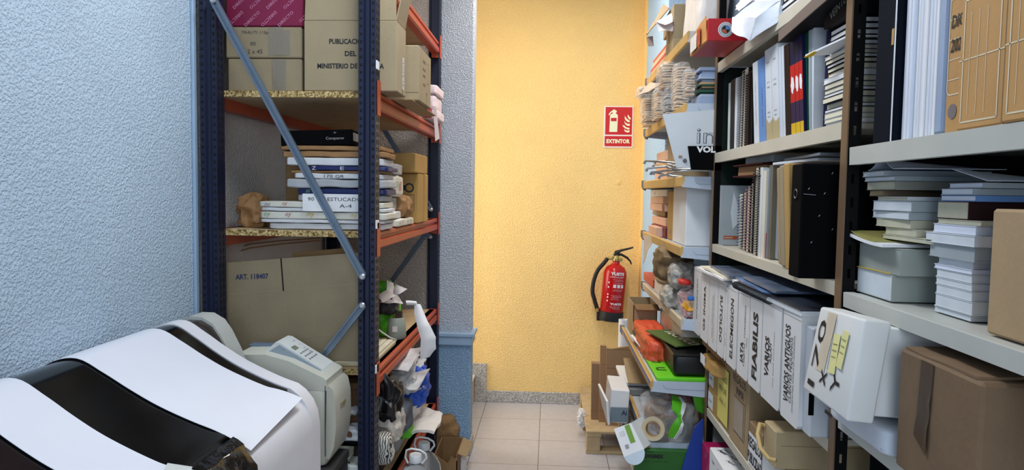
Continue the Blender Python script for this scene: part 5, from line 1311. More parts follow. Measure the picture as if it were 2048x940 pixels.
coil_b = M('coil_black', (26, 26, 28), .4); coil_w = M('coil_silver', (150, 150, 152), .35, .05, metal=.4)
spiral('spiral_notebook', 'first silver spiral notebook on the upper shelf', 1473, 1478, .635, zA, .25, .21, BK['black'], coil_w, GA)
spiral('spiral_notebook', 'thick spiral notebook taller than its neighbour on the upper shelf', 1479, 1487, .635, zA, .262, .21, BK['black'], coil_w, GA)
book('book', 'dark brown book right after the spiral notebooks', 'book', 1488.5, 1496, .64, zA, .24, .21, BK['brown'], .010, GA)
book('book', 'black book between the brown one and the pale blue one', 'book', 1496.5, 1504, .645, zA, .245, .21, BK['black'], .018, GA)
LN, HB = .050, .262
s1, s2 = sp_fr(LN, HB)
a = MB(); text_mesh(a, 'mmillm imml millm', spine_pt(1514, .64, zA, .13, LN, HB), s2, w=.14, h=.006)
book('book', 'pale blue leaning book with tiny spine lettering', 'book', 1509, 1519, .64, zA, HB, .21, BK['white'], LN, GA, deco=[(a, pen)])
a = MB(); text_mesh(a, 'imml millm', spine_pt(1527, .64, zA, .11, LN, HB), s2, w=.12, h=.006)
book('book', 'sky blue leaning book beside the pale blue one', 'book', 1519.5, 1533, .64, zA, HB, .21, BK['blue'], LN, GA, deco=[(a, ink_blue)])
def big_white(label, p0, p1):
    a = MB(); m = (p0 + p1) / 2; L_, H_ = .052, .275
    for k, (dz, s) in enumerate(((.235, 'mmim'), (.175, 'guia de'), (.16, 'recursos'), (.085, 'mmi im'), (.072, 'imm m'))): text_mesh(a, s, spine_pt(m, .638, zA, dz, L_, H_), (sp_fr(L_, H_)[0]), w=.024, h=.005)
    b = MB(); pts = []
    y0 = Yx(p1, .638, zA + .02); y1 = Yx(p0, .638, zA + .02)
    f = L_ / H_
    b.raw([(.6375, y0, zA + .0), (.6375, y1, zA + .0), (.6375, y1 + f * .07, zA + .07), (.6375, (y0 + y1) / 2 + f * .05, zA + .052), (.6375, y0 + f * .062, zA + .062)], [(0, 4, 3, 2, 1)])
    book('book', label, 'book', p0, p1, .638, zA, H_, .21, BK['white'], L_, GA, deco=[(a, pen), (b, M('book_sand', (176, 160, 120), .5))])
big_white('white book with a sand coloured foot, the farther of two alike', 1534, 1546)
big_white('white book with a sand coloured foot, the nearer of two alike', 1546.5, 1560)
book('book', 'slim white booklet with a red top beside the big white books', 'book', 1561, 1566, .642, zA, .262, .21, BK['white'], .049, GA)
book('book', 'slim white booklet next to the dark brown leaning book', 'book', 1566.5, 1572, .645, zA, .262, .21, BK['white'], .048, GA)
book('book', 'dark brown leaning book before the three bright magazines', 'book', 1572.5, 1583, .64, zA, .255, .21, BK['brown'], .046, GA)
def magz(label, p0, p1):
    L_, H_ = .048, .272; y0, y1 = Yx(p1, .632, zA + .02), Yx(p0, .632, zA + .02); f = L_ / H_
    def band(z0, z1, dx): return MB().raw([(.632 - dx, y0 + f * z0, zA + z0), (.632 - dx, y0 + f * z1, zA + z1), (.632 - dx, y1 + f * z1, zA + z1), (.632 - dx, y1 + f * z0, zA + z0)], [(0, 1, 2, 3)])
    r = band(.085, .185, .0006); w = MB(); yl = band(.0, .030, .0006); v = band(.03, .085, .0006)
    r_ = random.Random(int(p0)); cy = (y0 + y1) / 2
    bl_ = []
    for k in range(14):
        an = 2 * PI * k / 14; rz = r_.uniform(.70, 1.15); zz = .132 + .024 * math.sin(an) * rz
        bl_.append((.6308, cy + f * zz - (y1 - y0) * .42 * math.cos(an) * min(1, rz), zA + zz))
    w.raw(bl_, [list(range(14))])
    book('magazine', label, 'magazine', p0, p1, .632, zA, H_, .21, BK['navy'], L_, 'bright magazines on the upper shelf', deco=[(r, BK['red']), (w, white_p), (yl, BK['yellow']), (v, BK['violet'])])
magz('navy magazine with red band and white blot, farthest of three', 1584, 1593)
magz('navy magazine with red band and white blot, middle of three', 1593.5, 1601.5)
magz('navy magazine with red band and white blot, nearest of three', 1602, 1609)
book('book', 'thin white booklet between the bright magazines and the green book', 'book', 1610, 1613, .642, zA, .265, .21, BK['white'], .044, GA)
book('book', 'thin emerald green book on the upper shelf', 'book', 1613.5, 1617.5, .64, zA, .275, .21, BK['emerald'], .043, GA)
book('book', 'pale grey thin book right of the emerald one', 'book', 1618, 1622, .642, zA, .265, .21, BK['lgrey'], .03, GA)
book('book', 'white ring bound booklet before the navy and yellow book', 'book', 1622.5, 1627, .645, zA, .262, .21, BK['white'], .02, GA)
yy = Yx(1640, .70, zA + .1)
a = MB(); y0c = 1.736
cv = MB().rect((.66, y0c, zA), YM, .0, .20, .115, .145); cv.rect((.66, y0c, zA), YM, .0, .05, .03, .05); cg_ = MB().rect((.66, y0c, zA), YM, .0, .20, .155, .215); rd = MB().lathe([(.012, 0), (.012, .0005)], (.715, y0c, zA + .012), (0, -1, 0), 12)
book('book', 'navy book with yellow bars on its cover, standing by the white booklet pile', 'book', 1628, 1636, .66, zA, .24, .20, BK['navy'], 0, GA, ys=(y0c, y0c + .02), deco=[(cv, BK['yellow']), (cg_, BK['grey']), (rd, BK['red'])])
# pile of white booklets seen on both sides of the slotted post
rr = random.Random(11); zz = zA + .001
names = ['lowest', 'second', 'third', 'fourth', 'fifth', 'sixth', 'seventh', 'eighth', 'ninth', 'tenth', 'eleventh', 'twelfth', 'thirteenth', 'fourteenth', 'fifteenth', 'topmost']
for i in range(16):
    h = rr.choice((.008, .010, .013)); dx = rr.uniform(-.006, .006); y = 1.555 + rr.uniform(0, .006)
    t = T('booklet', '%s white booklet of the tall pile behind the slotted post' % names[i], 'booklet', 'white booklets piled behind the bronze post')
    t.add('pages', MB().box(.648 + dx, .86 + dx, y, y + .155, zz + .0012, zz + h - .0012), cream_p if i % 3 else white_p)
    t.add('cover', MB().box(.647 + dx, .861 + dx, y - .001, y + .156, zz, zz + .0011).box(.647 + dx, .861 + dx, y - .001, y + .156, zz + h - .0011, zz + h).box(.859 + dx, .861 + dx, y - .001, y + .156, zz, zz + h), [BK['black'], BK['lgrey'], BK['photo'], BK['white']][rr.randrange(4)])
    t.done(); zz += h + .0004
ztop = zz
t = T('brochure', 'white brochure with yellow corner jutting from the booklet pile', 'brochure')
yv = 1.60
t.add('brochure', MB().quad_sheet((.585, 1.68, ztop - .012), (.63, 1.555, ztop + .006), (.80, 1.555, ztop + .006), (.76, 1.70, ztop + .004), 4, 4, .004), white_p,
      deco=[(MB().quad_sheet((.583, 1.682, ztop - .0155), (.592, 1.645, ztop - .0095), (.60, 1.648, ztop - .009), (.60, 1.684, ztop - .0145), 2, 2, .001), BK['yellow'])]); t.done()
for i in range(3):
    t = T('booklet', ('lower', 'middle', 'upper')[i] + ' black edged booklet under the dark tilted book', 'booklet', 'black edged booklets on the white pile')
    z0 = ztop + .010 + .013 * i
    t.add('pages', MB().box(.65, .85, 1.556, 1.70, z0 + .001, z0 + .010), white_p); t.add('cover', MB().box(.649, .851, 1.555, 1.701, z0 + .010, z0 + .0118).box(.649, .851, 1.555, 1.701, z0 - .0008, z0 + .001), BK['black']); t.done()
lt = MB()
t = T('book', 'dark book with pale capital letters, tilted on the booklet pile', 'book')
f = (V(0, -1, .25).normalized(), V(0, .25, 1).normalized())
text_mesh(lt, 'VEINTE', (.632, 1.622, ztop + .082), f, w=.085, h=.018)
m = MB().prism([(1.553, ztop + .052), (1.70, ztop + .018 + .034), (1.70, ztop + .078), (1.553, ztop + .112)], (.632, 0, 0), (0, 1, 0), (0, 0, 1), (.22, 0, 0))
t.add('cover', m, BK['black'], deco=[(lt, M('ink_silver', (140, 136, 128), .5))]); t.done()
t = T('red_booklet', 'red booklet standing behind the white booklet pile', 'booklet')
t.add('cover', MB().box(.682, .84, 1.718, 1.726, zA, zA + .19, .001), BK['red']); t.done()
t = T('folder', 'big black folder lying tilted above the navy and yellow book', 'folder')
ya, yb = 1.56, 1.92
t.add('folder', MB().prism([(yb, 1.930), (ya, 1.955), (ya, 1.985), (yb, 1.958)], (.600, 0, 0), (0, 1, 0), (0, 0, 1), (.34, 0, 0)), BK['black'])
t.add('edge', MB().prism([(yb, 1.930), (ya, 1.955), (ya, 1.985), (yb, 1.958)], (.597, 0, 0), (0, 1, 0), (0, 0, 1), (.003, 0, 0)), M('edge_taupe', (108, 92, 84), .6), label='taupe front edge'); t.done()

# ---------------------------------------------------------------- top of the far unit
ZT = 2.019
rp = MB()
t = T('paper_box', 'red paper box with round stickers sticking out over the top of the far unit', 'box')
x0, x1, y0, y1, z0, z1 = .500, .80, 2.33, 2.60, ZT + .001, 2.092
redb = M('box_red', (172, 20, 30), .4, .04)
def disc(m, x, z, r, lift=.0008, n=28): return m.lathe([(r, 0), (r, .0003)], (x, y0 - lift, z), (0, -1, 0), n)
d1 = disc(MB(), .556, 2.056, .024); disc(d1, .606, 2.056, .023); d2 = disc(MB(), .556, 2.056, .022, .0014); d5 = disc(MB(), .606, 2.056, .021, .0014); d3 = MB(); d4 = MB()
pie = [(.0115 * math.cos(a), .0115 * math.sin(a)) for a in [PI * i / 10 for i in range(11)]]
d6 = disc(MB(), .556, 2.056, .0125, .0018)
d3.flat(pie[:6] + [(0, 0)], (.556, y0, 2.056), YM, .0026); d4.flat([(-a, -b) for a, b in pie[:7]] + [(0, 0)], (.556, y0, 2.056), YM, .0026)
d7 = MB()
for i in range(18): a = 2 * PI * i / 18; d7.obox((.556 + .0172 * math.cos(a), y0 - .0022, 2.056 + .0172 * math.sin(a)), (.003, .0004, .003), (0, -a, 0))
for i in range(14): a = 2 * PI * i / 14; d7.obox((.606 + .0165 * math.cos(a), y0 - .0022, 2.056 + .0165 * math.sin(a)), (.003, .0004, .003), (0, -a, 0))
d8 = MB().rect((.583, y0, 2.087), YM, 0, .03, -.008, .0)
t.add('body', MB().box(x0, x1, y0, y1, z0, z1, .002), redb, deco=[(d1, white_p), (d2, M('sticker_grey', (150, 158, 162), .5)), (d5, redb), (d6, ink), (d3, M('sticker_blue', (70, 130, 200), .5)), (d4, M('sticker_orange', (196, 84, 36), .5)), (d7, white_p), (d8, pink_ink)])
ff = (V(0, -1, 0), V(0, 0, 1)); e = MB(); e.rect((x0, 0, z0), ff, -y1 + .004, -y1 + .10, .001, .060, .0008); e2 = MB().rect((x0, 0, z0), ff, -y1 + .11, -y1 + .19, .001, .066, .0008)
t.add('torn_end', MB().quad_sheet((x0 - .002, y1 - .01, z0), (x0 - .002, y0 + .01, z0 + .003), (x0 - .004, y0 + .02, z1 + .012), (x0 - .006, y1 - .02, z1 - .012), 6, 6, .003, .003, 30, 2), M('torn_kraft', (200, 140, 76), .7, .08))
t.deco(1, (MB().rect((x0 - .010, 0, z0), ff, -y1 + .035, -y1 + .14, .004, .056, 0), soft_w), (MB().rect((x0 - .010, 0, z0), ff, -y1 + .15, -y1 + .20, .004, .06, 0), redb)); t.done()
bw = M('bag_white', (208, 214, 224), .35, .05, 10, .35, 20)
t = T('plastic_bag', 'rumpled white plastic bag hanging over the front of the top shelf', 'bag')
A0, B0, C0, D0 = U(1462, 62, Y=2.22), U(1500, 82, Y=2.12), U(1556, 44, Y=2.00), U(1560, 2, Y=2.02)
E0, F0, G0 = U(1466, 36, Y=2.30), U(1500, 6, Y=2.30), U(1512, 36, Y=2.08)
m = MB().quad_sheet(A0, B0, G0, E0, 8, 8, .003, .006, 16, 3).quad_sheet(B0, C0, D0, G0, 8, 8, .003, .006, 16, 4).quad_sheet(E0, G0, D0, F0, 8, 8, .003, .006, 16, 5)
m.quad_sheet(A0, E0, E0 + V(.10, .03, .0), A0 + V(.12, .03, .02), 6, 6, .003, .005, 16, 6).quad_sheet(D0, C0, C0 + V(.10, .02, .0), D0 + V(.10, .02, 0), 4, 4, .003, .005, 16, 6)
t.add('bag', m, bw, smooth=30); t.done()
t = T('crumpled_paper', 'stiff white paper folded above the rumpled plastic bag', 'paper')
m = MB().quad_sheet(U(1472, 20, Y=2.36), U(1496, 8, Y=2.30), U(1520, -14, Y=2.30), U(1486, -16, Y=2.36), 6, 6, .002, .006, 18, 8).quad_sheet(U(1470, 12, Y=2.36), U(1478, 22, Y=2.32), U(1506, -2, Y=2.25), U(1496, -16, Y=2.30), 6, 6, .002, .004, 18, 9)
m.quad_sheet(U(1500, 6, Y=2.30), U(1560, 2, Y=2.03), U(1570, -30, Y=2.05), U(1510, -30, Y=2.34), 8, 8, .002, .008, 14, 10)
t.add('sheet', m, white_p, smooth=30); t.done()
for i in range(4):
    h = .016; z0 = ZT + .001 + i * (h + .0006)
    t = T('book', '%s of four black covered books lying on the top shelf' % ('lowest', 'second', 'third', 'topmost')[i], 'book', 'black covered books on the top shelf')
    y0_, y1_ = 1.72 + .01 * (i % 2), 2.03 - .012 * i
    t.add('pages', MB().box(.635, .83, y0_ + .001, y1_ - .002, z0 + .0015, z0 + h - .0015), white_p)
    t.add('cover', MB().box(.633, .832, y0_, y1_, z0, z0 + .0014).box(.633, .832, y0_, y1_, z0 + h - .0014, z0 + h).box(.633, .832, y1_ - .002, y1_, z0, z0 + h), BK['black']); t.done()

# ---------------------------------------------------------------- middle shelf of the far unit
zB = LB; GB = 'things standing on the middle shelf of the far unit'
yq = Yx(1440, .635, zB + .1)
oa = MB().rect((.635, yq - .012, zB), YM, .012, .13, .022, .035); ob = MB(); text_mesh(ob, 'mmimm', (.665, yq - .012, zB + .0285), YM, w=.03, h=.005, lift=.0014); oc = MB(); text_mesh(oc, '15', (.70, yq - .012, zB + .115), YM, w=.022, h=.018)
wf = MB().flat([(.045, .06), (.07, .09), (.06, .15), (.045, .20), (.035, .12)], (.635, yq - .012, zB), YM, .0009)
book('catalogue', 'grey white catalogue with an orange band, its cover turned to the camera', 'catalogue', 1432, 1441, .635, zB, .222, .26, BK['lgrey'], 0, GB, ys=(yq - .012, yq + .012), deco=[(oa, M('band_orange', (168, 78, 36), .5)), (ob, white_p), (oc, ink), (wf, grey_white)], pages=white_p)
spiral('spiral_notebook', 'low white notebook with a blue spiral on the middle shelf', 1472, 1478, .66, zB, .19, .20, BK['white'], M('coil_blue', (50, 66, 120), .4), GB, .011)
spiral('spiral_notebook', 'dark navy notebook with a dark spiral on the middle shelf', 1479, 1485, .655, zB, .195, .20, BK['navy'], coil_b, GB, .010)
spiral('spiral_notebook', 'notebook with a wine red and white spiral on the middle shelf', 1486, 1492, .645, zB, .215, .20, BK['maroon'], M('coil_rose', (170, 120, 130), .4), GB, .010)
spiral('spiral_notebook', 'thin notebook with a white spiral beside the wine red one', 1493, 1498, .648, zB, .225, .20, BK['black'], coil_w, GB, .010)
spiral('spiral_notebook', 'tall black spiral notebook, the farther of two', 1500, 1507, .635, zB, .272, .21, BK['black'], coil_b, GB, .008)
spiral('spiral_notebook', 'tall black spiral notebook, the nearer of two', 1508, 1515, .635, zB, .272, .21, BK['black'], coil_w, GB, .008)
book('book', 'tall thin white book right after the black spiral notebooks', 'book', 1516.5, 1520.5, .635, zB, .27, .21, BK['white'], 0, GB, pages=white_p)
book('book', 'second tall white book with a cream spine on the middle shelf', 'book', 1521, 1527.5, .635, zB, .26, .21, BK['cream'], 0, GB, pages=white_p)
book('book', 'thin grey brochure with a red foot on the middle shelf', 'book', 1528.5, 1532, .64, zB, .265, .21, BK['lgrey'], 0, GB, deco=[(MB().rect((.64, 0, zB), (V(0, -1, 0), V(0, 0, 1)), -Yx(1528.5, .64, zB + .02), -Yx(1532, .64, zB + .02), 0, .075, .0008), BK['red'])])
book('book', 'tall grey board with a kraft edge on the middle shelf', 'book', 1533, 1540, .645, zB, .275, .24, M('board_taupe', (120, 112, 96), .6), 0, GB)
rb('folder', 'blue grey card folder standing before the kraft envelopes', 'folder', 1543, 1556, .66, zB, .20, .22, BK['lgrey'], GB)
for i, (p0, p1, X, h, mt, lab) in enumerate(((1560, 1565, .625, .262, kraft, 'darker kraft envelope, farthest of the kraft envelopes'), (1565.5, 1574, .615, .266, kraft_pale, 'pale kraft envelope in the middle of the kraft envelopes'), (1574.5, 1584, .60, .268, kr2, 'golden kraft envelope touching the black box file'))):
    rb('envelope', lab, 'envelope', p0, p1, X, zB, h, .25, mt, 'kraft envelopes on the middle shelf', lean=.045)
t = T('box_file', 'black box file standing out over the edge of the middle shelf', 'box file')
m = MB().box(.561, .80, 1.60, 1.668, zB, zB + .258, .003)
t.add('body', m, black_m)
mk = MB()
for (a, b) in ((.575, .20), (.61, .19), (.60, .14), (.625, .235), (.585, .08), (.63, .11)): mk.stroke([(a, zB + b), (a + .003, zB + b + .004)], .0015, (0, 1.60, 0), YM)
mk.stroke([(.565, zB + .19), (.592, zB + .188)], .0008, (0, 1.60, 0), YM)
t.deco(0, (mk, BK['lgrey']))
t.add('finger_ring', MB().tube([(.560, 1.634 + .010 * math.cos(a), zB + .19 + .010 * math.sin(a)) for a in [2 * PI * i / 12 for i in range(13)]], .002, 6), coil_b); t.done()
t = T('book', 'red bound book lying across the catalogue and the spiral notebooks', 'book')
yy0, yy1 = 2.18, 2.44
t.add('pages', MB().obox((.745, 2.31, zB + .262), (.20, .23, .03), (0, .04, .10), .001), M('pages_kraft', (150, 112, 76), .7)); t.add('cover', MB().obox((.74, 2.31, zB + .280), (.22, .25, .004), (0, .04, .10)).obox((.74, 2.31, zB + .244), (.22, .25, .004), (0, .04, .10)), BK['maroon']); t.done()
t = T('book', 'grey boxed book on top of the red bound one', 'book')
t.add('body', MB().obox((.76, 2.29, zB + .296), (.20, .22, .022), (0, .04, .10), .002), BK['lgrey']); t.done()
for i in range(2):
    t = T('booklet', ('pale', 'darker')[i] + ' booklet lying flat above the kraft envelopes', 'booklet')
    t.add('cover', MB().obox((.75, 1.90 - .06 * i, zB + .276 + .009 * i), (.22, .30, .007), (0, 0, .05 - .1 * i), .001), (BK['white'], BK['grey'])[i]); t.done()

# ---------------------------------------------------------------- archive boxes
arch = M('archive_white', (214, 214, 214), .6, .025, 8)
arch2 = M('archive_shell', (186, 190, 196), .6, .03, 8)
XA = .57
def archive(label, p0, p1, h, lines, X=XA, z0=LD, depth=.34, blue=True):
    """lines: (text, up/down, share of the spine width, dz of the middle, length, letter height, weight)"""
    ya, yb = Yx(p1, X, z0 + .13) + .002, Yx(p0, X, z0 + .13)
    t = T('archive_box', label, 'archive box', 'white archive boxes in a row')
    tx = MB()
    for (s, up, fw, dz, ln, lh, bd) in lines:
        text_mesh(tx, s, (X, yb + (ya - yb) * fw, z0 + dz), XUP if up else XDN, w=ln, h=lh, bold=bd)
    sm = MB().rect((X, 0, z0), (V(0, -1, 0), V(0, 0, 1)), -yb + .001, -ya - .001, h - .012, h - .011)
    k = t.add('body', MB().prism([(ya, z0 + .010), (ya + .012, z0), (yb - .004, z0), (yb, z0 + .006), (yb, z0 + h), (ya, z0 + h)], (X, 0, 0), (0, 1, 0), (0, 0, 1), (depth, 0, 0)), arch, deco=[(tx, ink), (sm, endcap)])
    t.add('lid_flap', MB().box(X + .002, X + depth - .002, ya + .002, yb - .002, z0 + h, z0 + h + .0025), arch2, k)
    return t.done()
U_, D_ = True, False
archive('white archive box farthest along the row, single light word reading downwards', 1387, 1401, .252, [('CALENDARIOS', D_, .55, .135, .155, .017, 0)])
archive('white archive box second from the far end, two bold words reading upwards', 1402, 1417, .254, [('GS INIMA', U_, .5, .12, .165, .028, .02)])
archive('white archive box third from the far end, with only tiny lettering', 1418, 1435, .25, [('VARIOS CLIENTES ANTIGUOS', U_, .45, .11, .15, .008, 0), ('DE FONDOS CON MUESTRAS', U_, .6, .11, .17, .008, 0)])
archive('white archive box with one bold word reading downwards, left of a narrow one', 1436, 1449, .252, [('SUTOLDO', D_, .5, .125, .155, .032, .02)])
archive('very narrow white archive box in the row', 1449.6, 1454, .238, [('m i', U_, .5, .07, .04, .006, 0)])
archive('white archive box whose bold word is close by the spiral notebook end', 1454.6, 1474, .25, [('ELECMEGON', U_, .5, .12, .185, .033, .02)])
archive('white archive box with a short bold word above lighter small capitals', 1476, 1498, .254, [('IATA', U_, .42, .075, .06, .030, .03), ('TARJETAS - CUADERNOS', U_, .66, .125, .18, .016, 0), ('VARIOS', U_, .85, .11, .03, .008, 0)])
archive('white archive box with the largest bold word of the row', 1498.8, 1523, .258, [('FIABILIS', U_, .5, .12, .185, .046, .035)])
archive('white archive box with two words of different size, before the widest box', 1524, 1561, .262, [('VARIOS', U_, .30, .115, .105, .034, .03), ('ASLAM', U_, .48, .13, .05, .024, 0), ('mm immil imml mmim', U_, .66, .12, .14, .006, 0)])
archive('white archive box with three lines of lettering, next to last in the row', 1564, 1600, .262, [('VARIOS ANTIGUOS', U_, .30, .135, .185, .034, .02), ('CLIENTES PEQUEÑOS', U_, .52, .125, .155, .022, 0), ('(GUARDAR PARA MODELOS DE CALENDARIOS)', U_, .68, .12, .18, .010, 0)])
ya, yb = 1.550, 1.596
t = T('archive_box', 'blank white archive box with black slots, nearest of the row', 'archive box', 'white archive boxes in a row')
sl = MB().rect((.580, ya, LD), YM, .030, .042, .165, .215); sl.rect((.562, ya, LD), YM, .014, .026, .05, .10)
t.add('body', MB().box(.580, .90, ya, yb, LD, LD + .243, .003), arch2, deco=[(sl, black_m)]); t.done()
t = T('cardboard_strip', 'brown cardboard strip under the front of the white archive boxes', 'cardboard')
t.add('strip', MB().box(.592, XR - .004, 2.42, 2.69, LD - .036, LD - .003), M('strip_brown', (128, 92, 62), .7)); t.done()
# magazines lying on the archive boxes
def mag_top(label, pts, z, mt, th=.006, edge=None, seed=0, amp=.004, grp='magazines on the white archive boxes'):
    t = T('magazine', label, 'magazine', grp)
    P = [V(U(a, b, Z=z).x, U(a, b, Z=z).y, z) for a, b in pts] if pts and len(pts[0]) == 2 else [V(*p) for p in pts]
    t.add('magazine', MB().quad_sheet(*P, 10, 8, th, amp, 7, seed), mt, smooth=40); return t.done()
glossy = M('magazine_cover', (90, 104, 128), .25, .35, 14)
zt_ = LD + .262
for i, (a, b, c, d, z, mt, th, lab) in enumerate((
    ((.548, 2.62), (.552, 2.25), (.80, 2.25), (.80, 2.62), zt_, white_p, .007, 'white open magazine drooping over the farthest archive boxes'),
    ((.556, 2.60), (.558, 2.22), (.82, 2.24), (.82, 2.60), zt_ + .008, cream_p, .007, 'second white magazine lying on the drooping one'),
    ((.575, 2.52), (.56, 2.20), (.84, 2.18), (.84, 2.50), zt_ + .017, glossy, .007, 'glossy magazine with a blue grey photo, upper of the far magazines'),
    ((.57, 2.20), (.575, 1.95), (.83, 1.96), (.83, 2.22), zt_ + .004, white_p, .008, 'white magazine under the spiral notebook, by the middle archive boxes'),
    ((.572, 2.17), (.562, 1.86), (.84, 1.86), (.84, 2.15), zt_ + .016, M('magazine_sky', (96, 130, 178), .25, .3, 10), .006, 'sky blue magazine with curled corner by the spiral notebook'),
    ((.58, 2.12), (.575, 1.80), (.86, 1.80), (.86, 2.10), zt_ + .025, glossy, .006, 'dark glossy magazine on the sky blue one'))):
    mag_top(lab, [(a[0], a[1], z), (b[0], b[1], z), (c[0], c[1], z + .002), (d[0], d[1], z + .002)], z, mt, th, seed=i)
t = T('spiral_notebook', 'dark spiral notebook lying on the archive boxes under the shelf edge', 'notebook')
z = zt_ + .006; A_, B_ = V(.548, 2.09, z), V(.556, 1.79, z)
t.add('pages', MB().quad_sheet(A_ + V(.012, 0, 0), B_ + V(.012, -.20, 0), V(.85, 1.60, z), V(.85, 2.09, z), 4, 4, .012), grey_white)
t.add('cover', MB().quad_sheet(A_ + V(.010, 0, .0075), B_ + V(.010, -.20, .0075), V(.85, 1.60, z + .0075), V(.85, 2.09, z + .0075), 4, 4, .002), M('notebook_dark', (38, 44, 58), .3, .3, 12))
pts = []
for i in range(34 * 10 + 1):
    f = i / 340; q = A_ + (B_ - A_) * f; a = 2 * PI * i / 10; pts.append(q + V(.004 + .010 * math.cos(a), 0, .010 * math.sin(a)))
t.add('spiral_coil', MB().tube(pts, .0013, 5), coil_b, smooth=60); t.done()

# ---------------------------------------------------------------- kraft boxes on the shelf below
zE = LE; XE = .624
ff = (V(0, -1, 0), V(0, 0, 1))
def facing(px0, px1, X, z): return Yx(px1, X, z), Yx(px0, X, z)
for i, (z0, h) in enumerate(((zE, .086), (zE + .087, .086))):
    ya, yb = facing(1407, 1437, XE, .75)
    l = MB().rect((XE, 0, z0), ff, -yb + .085, -yb + .165, .012, .072); w = MB(); text_mesh(w, 'm-lm', (XE, yb - .125, z0 + .042), XM, w=.04, h=.010, lift=.0012)
    rb('small_carton', ('lower', 'upper')[i] + ' small kraft carton with a white label at the far end of the shelf', 'box', 1407, 1437, XE, z0, h, .28, kr2, 'small labelled cartons', deco=[(l, white_p), (w, pen)])
t = T('paper_package', 'brown paper package with white tape on the small labelled cartons', 'package')
ya, yb = facing(1405, 1438, .60, .90)
t.add('wrapping', MB().blob((.685, (ya + yb) / 2, zE + .198), (.19, yb - ya, .05), 6, 14, .008, 22, 111), M('package_ochre', (178, 138, 80), .6, .06, 14, .3, 26), smooth=40)
t.add('label', MB().obox((.587, (ya + yb) / 2 + .07, zE + .202), (.002, .07, .034), (0, 0, 0)), white_p); t.done()
# carton with yellow note
ya, yb = facing(1437, 1459, .627, .82)
t = T('carton', 'kraft carton with a big yellow handwritten note on its front', 'box')
k = t.add('body', MB().box(.627, .90, ya + .002, yb - .002, zE, zE + .235, .003), kraft)
a = MB()
for j, s in enumerate(('REGALOS', 'FIN DE', 'AÑO - 5')): text_mesh(a, s, (.6205, (ya + yb) / 2 - .01, zE + .18 - j * .042), XM, w=.115 - .015 * j, h=.020, lift=.0012)
yn0, yn1 = ya + .003, yb - .012
t.add('note', MB().quad_sheet((.6225, yn1, zE + .02), (.6225, yn0, zE + .02), (.6225, yn0, zE + .215), (.6225, yn1, zE + .215), 6, 6, .0012, .0008, 12, 2), M('note_yellow', (222, 208, 110), .6, .04), k, deco=[(a, pen)]); t.done()
ya, yb = facing(1459.5, 1495, .622, .80)
a = MB(); text_mesh(a, 'REGALOS', (.622, (ya + yb) / 2, zE + .222), XM, w=.15, h=.026); text_mesh(a, 'INMA', (.622, (ya + yb) / 2 - .012, zE + .185), XM, w=.085, h=.026)
b = MB().frame((.622, 0, zE), ff, -yb + .055, -ya - .03, .045, .165, .0022); c = MB().rect((.622, 0, zE), ff, -yb + .058, -ya - .048, .049, .156, .0012)
t = T('carton', 'kraft carton with two handwritten words and a framed label', 'box')
t.add('body', MB().box(.622, .90, ya + .001, yb - .002, zE, zE + .25, .004), kraft, deco=[(a, pen), (b, pen), (c, M('label_greige', (164, 150, 134), .6))]); t.done()
ya, yb = facing(1497, 1524, .622, .76)
yb = min(yb, ya + .20)
a = MB(); text_mesh(a, 'REGALOS', (.622, (ya + yb) / 2, zE + .077), XM, w=(yb - ya) * 1.0, h=.034, bold=.03, lift=.0014); text_mesh(a, 'PUBLICIDAD', (.622, (ya + yb) / 2, zE + .030), XM, w=(yb - ya) * 1.0, h=.034, bold=.03, lift=.0014)
t = T('carton', 'small kraft carton with a white label in bold capitals', 'box')
k = t.add('body', MB().box(.622, .76, ya + .002, yb, zE, zE + .135, .003), M('carton_brown_light', (150, 122, 90), .8, .06), deco=[(MB().rect((.622, 0, zE), ff, -yb + .002, -ya - .004, .005, .104, .0008), white_p), (a, ink)])
t.add('label_side', MB().rect((0, ya + .002, zE), YM, .623, .69, .005, .104, .001), white_p, k); t.done()
ya, yb = 1.60, 1.838
ya2 = Yx(1549, .585, .87)
t = T('wooden_box', 'pale wooden box with a rope handle under the white archive boxes', 'box')
wb = M('box_pine', (178, 158, 122), .65, .08, 6)
zw0, zw1 = zE + .135, zE + .232
y0w, y1w = Yx(1549, .575, .86), Yx(1527, .575, .86)
k = t.add('body', MB().box(.575, .88, y0w, y1w, zw0, zw1, .003), wb, deco=[(MB().rect((.59, y0w, 0), YM, 0, .28, zw0 + .06, zw0 + .0612), kraft_dark), (MB().lathe([(.007, 0), (.007, .0004)], (.66, (y0w + y1w) / 2, zw1), (0, 0, 1), 12), M('knot', (110, 84, 54), .7))])
pts = [(.572, y1w - .01, zw0 + .085), (.560, y1w - .012, zw0 + .090), (.548, y1w - .035, zw0 + .07), (.546, y1w - .07, zw0 + .045), (.558, y1w - .10, zw0 + .03), (.573, y1w - .11, zw0 + .03)]
t.add('rope_handle', MB().tube(pts, .0055, 8), M('rope', (196, 168, 110), .8, .1), k, smooth=60); t.done()
t = T('carton', 'brown carton carrying the pale wooden box', 'box')
t.add('body', MB().box(.628, .88, y0w + .0, y1w - .01, zE, zE + .134, .003), kraft_dark); t.done()
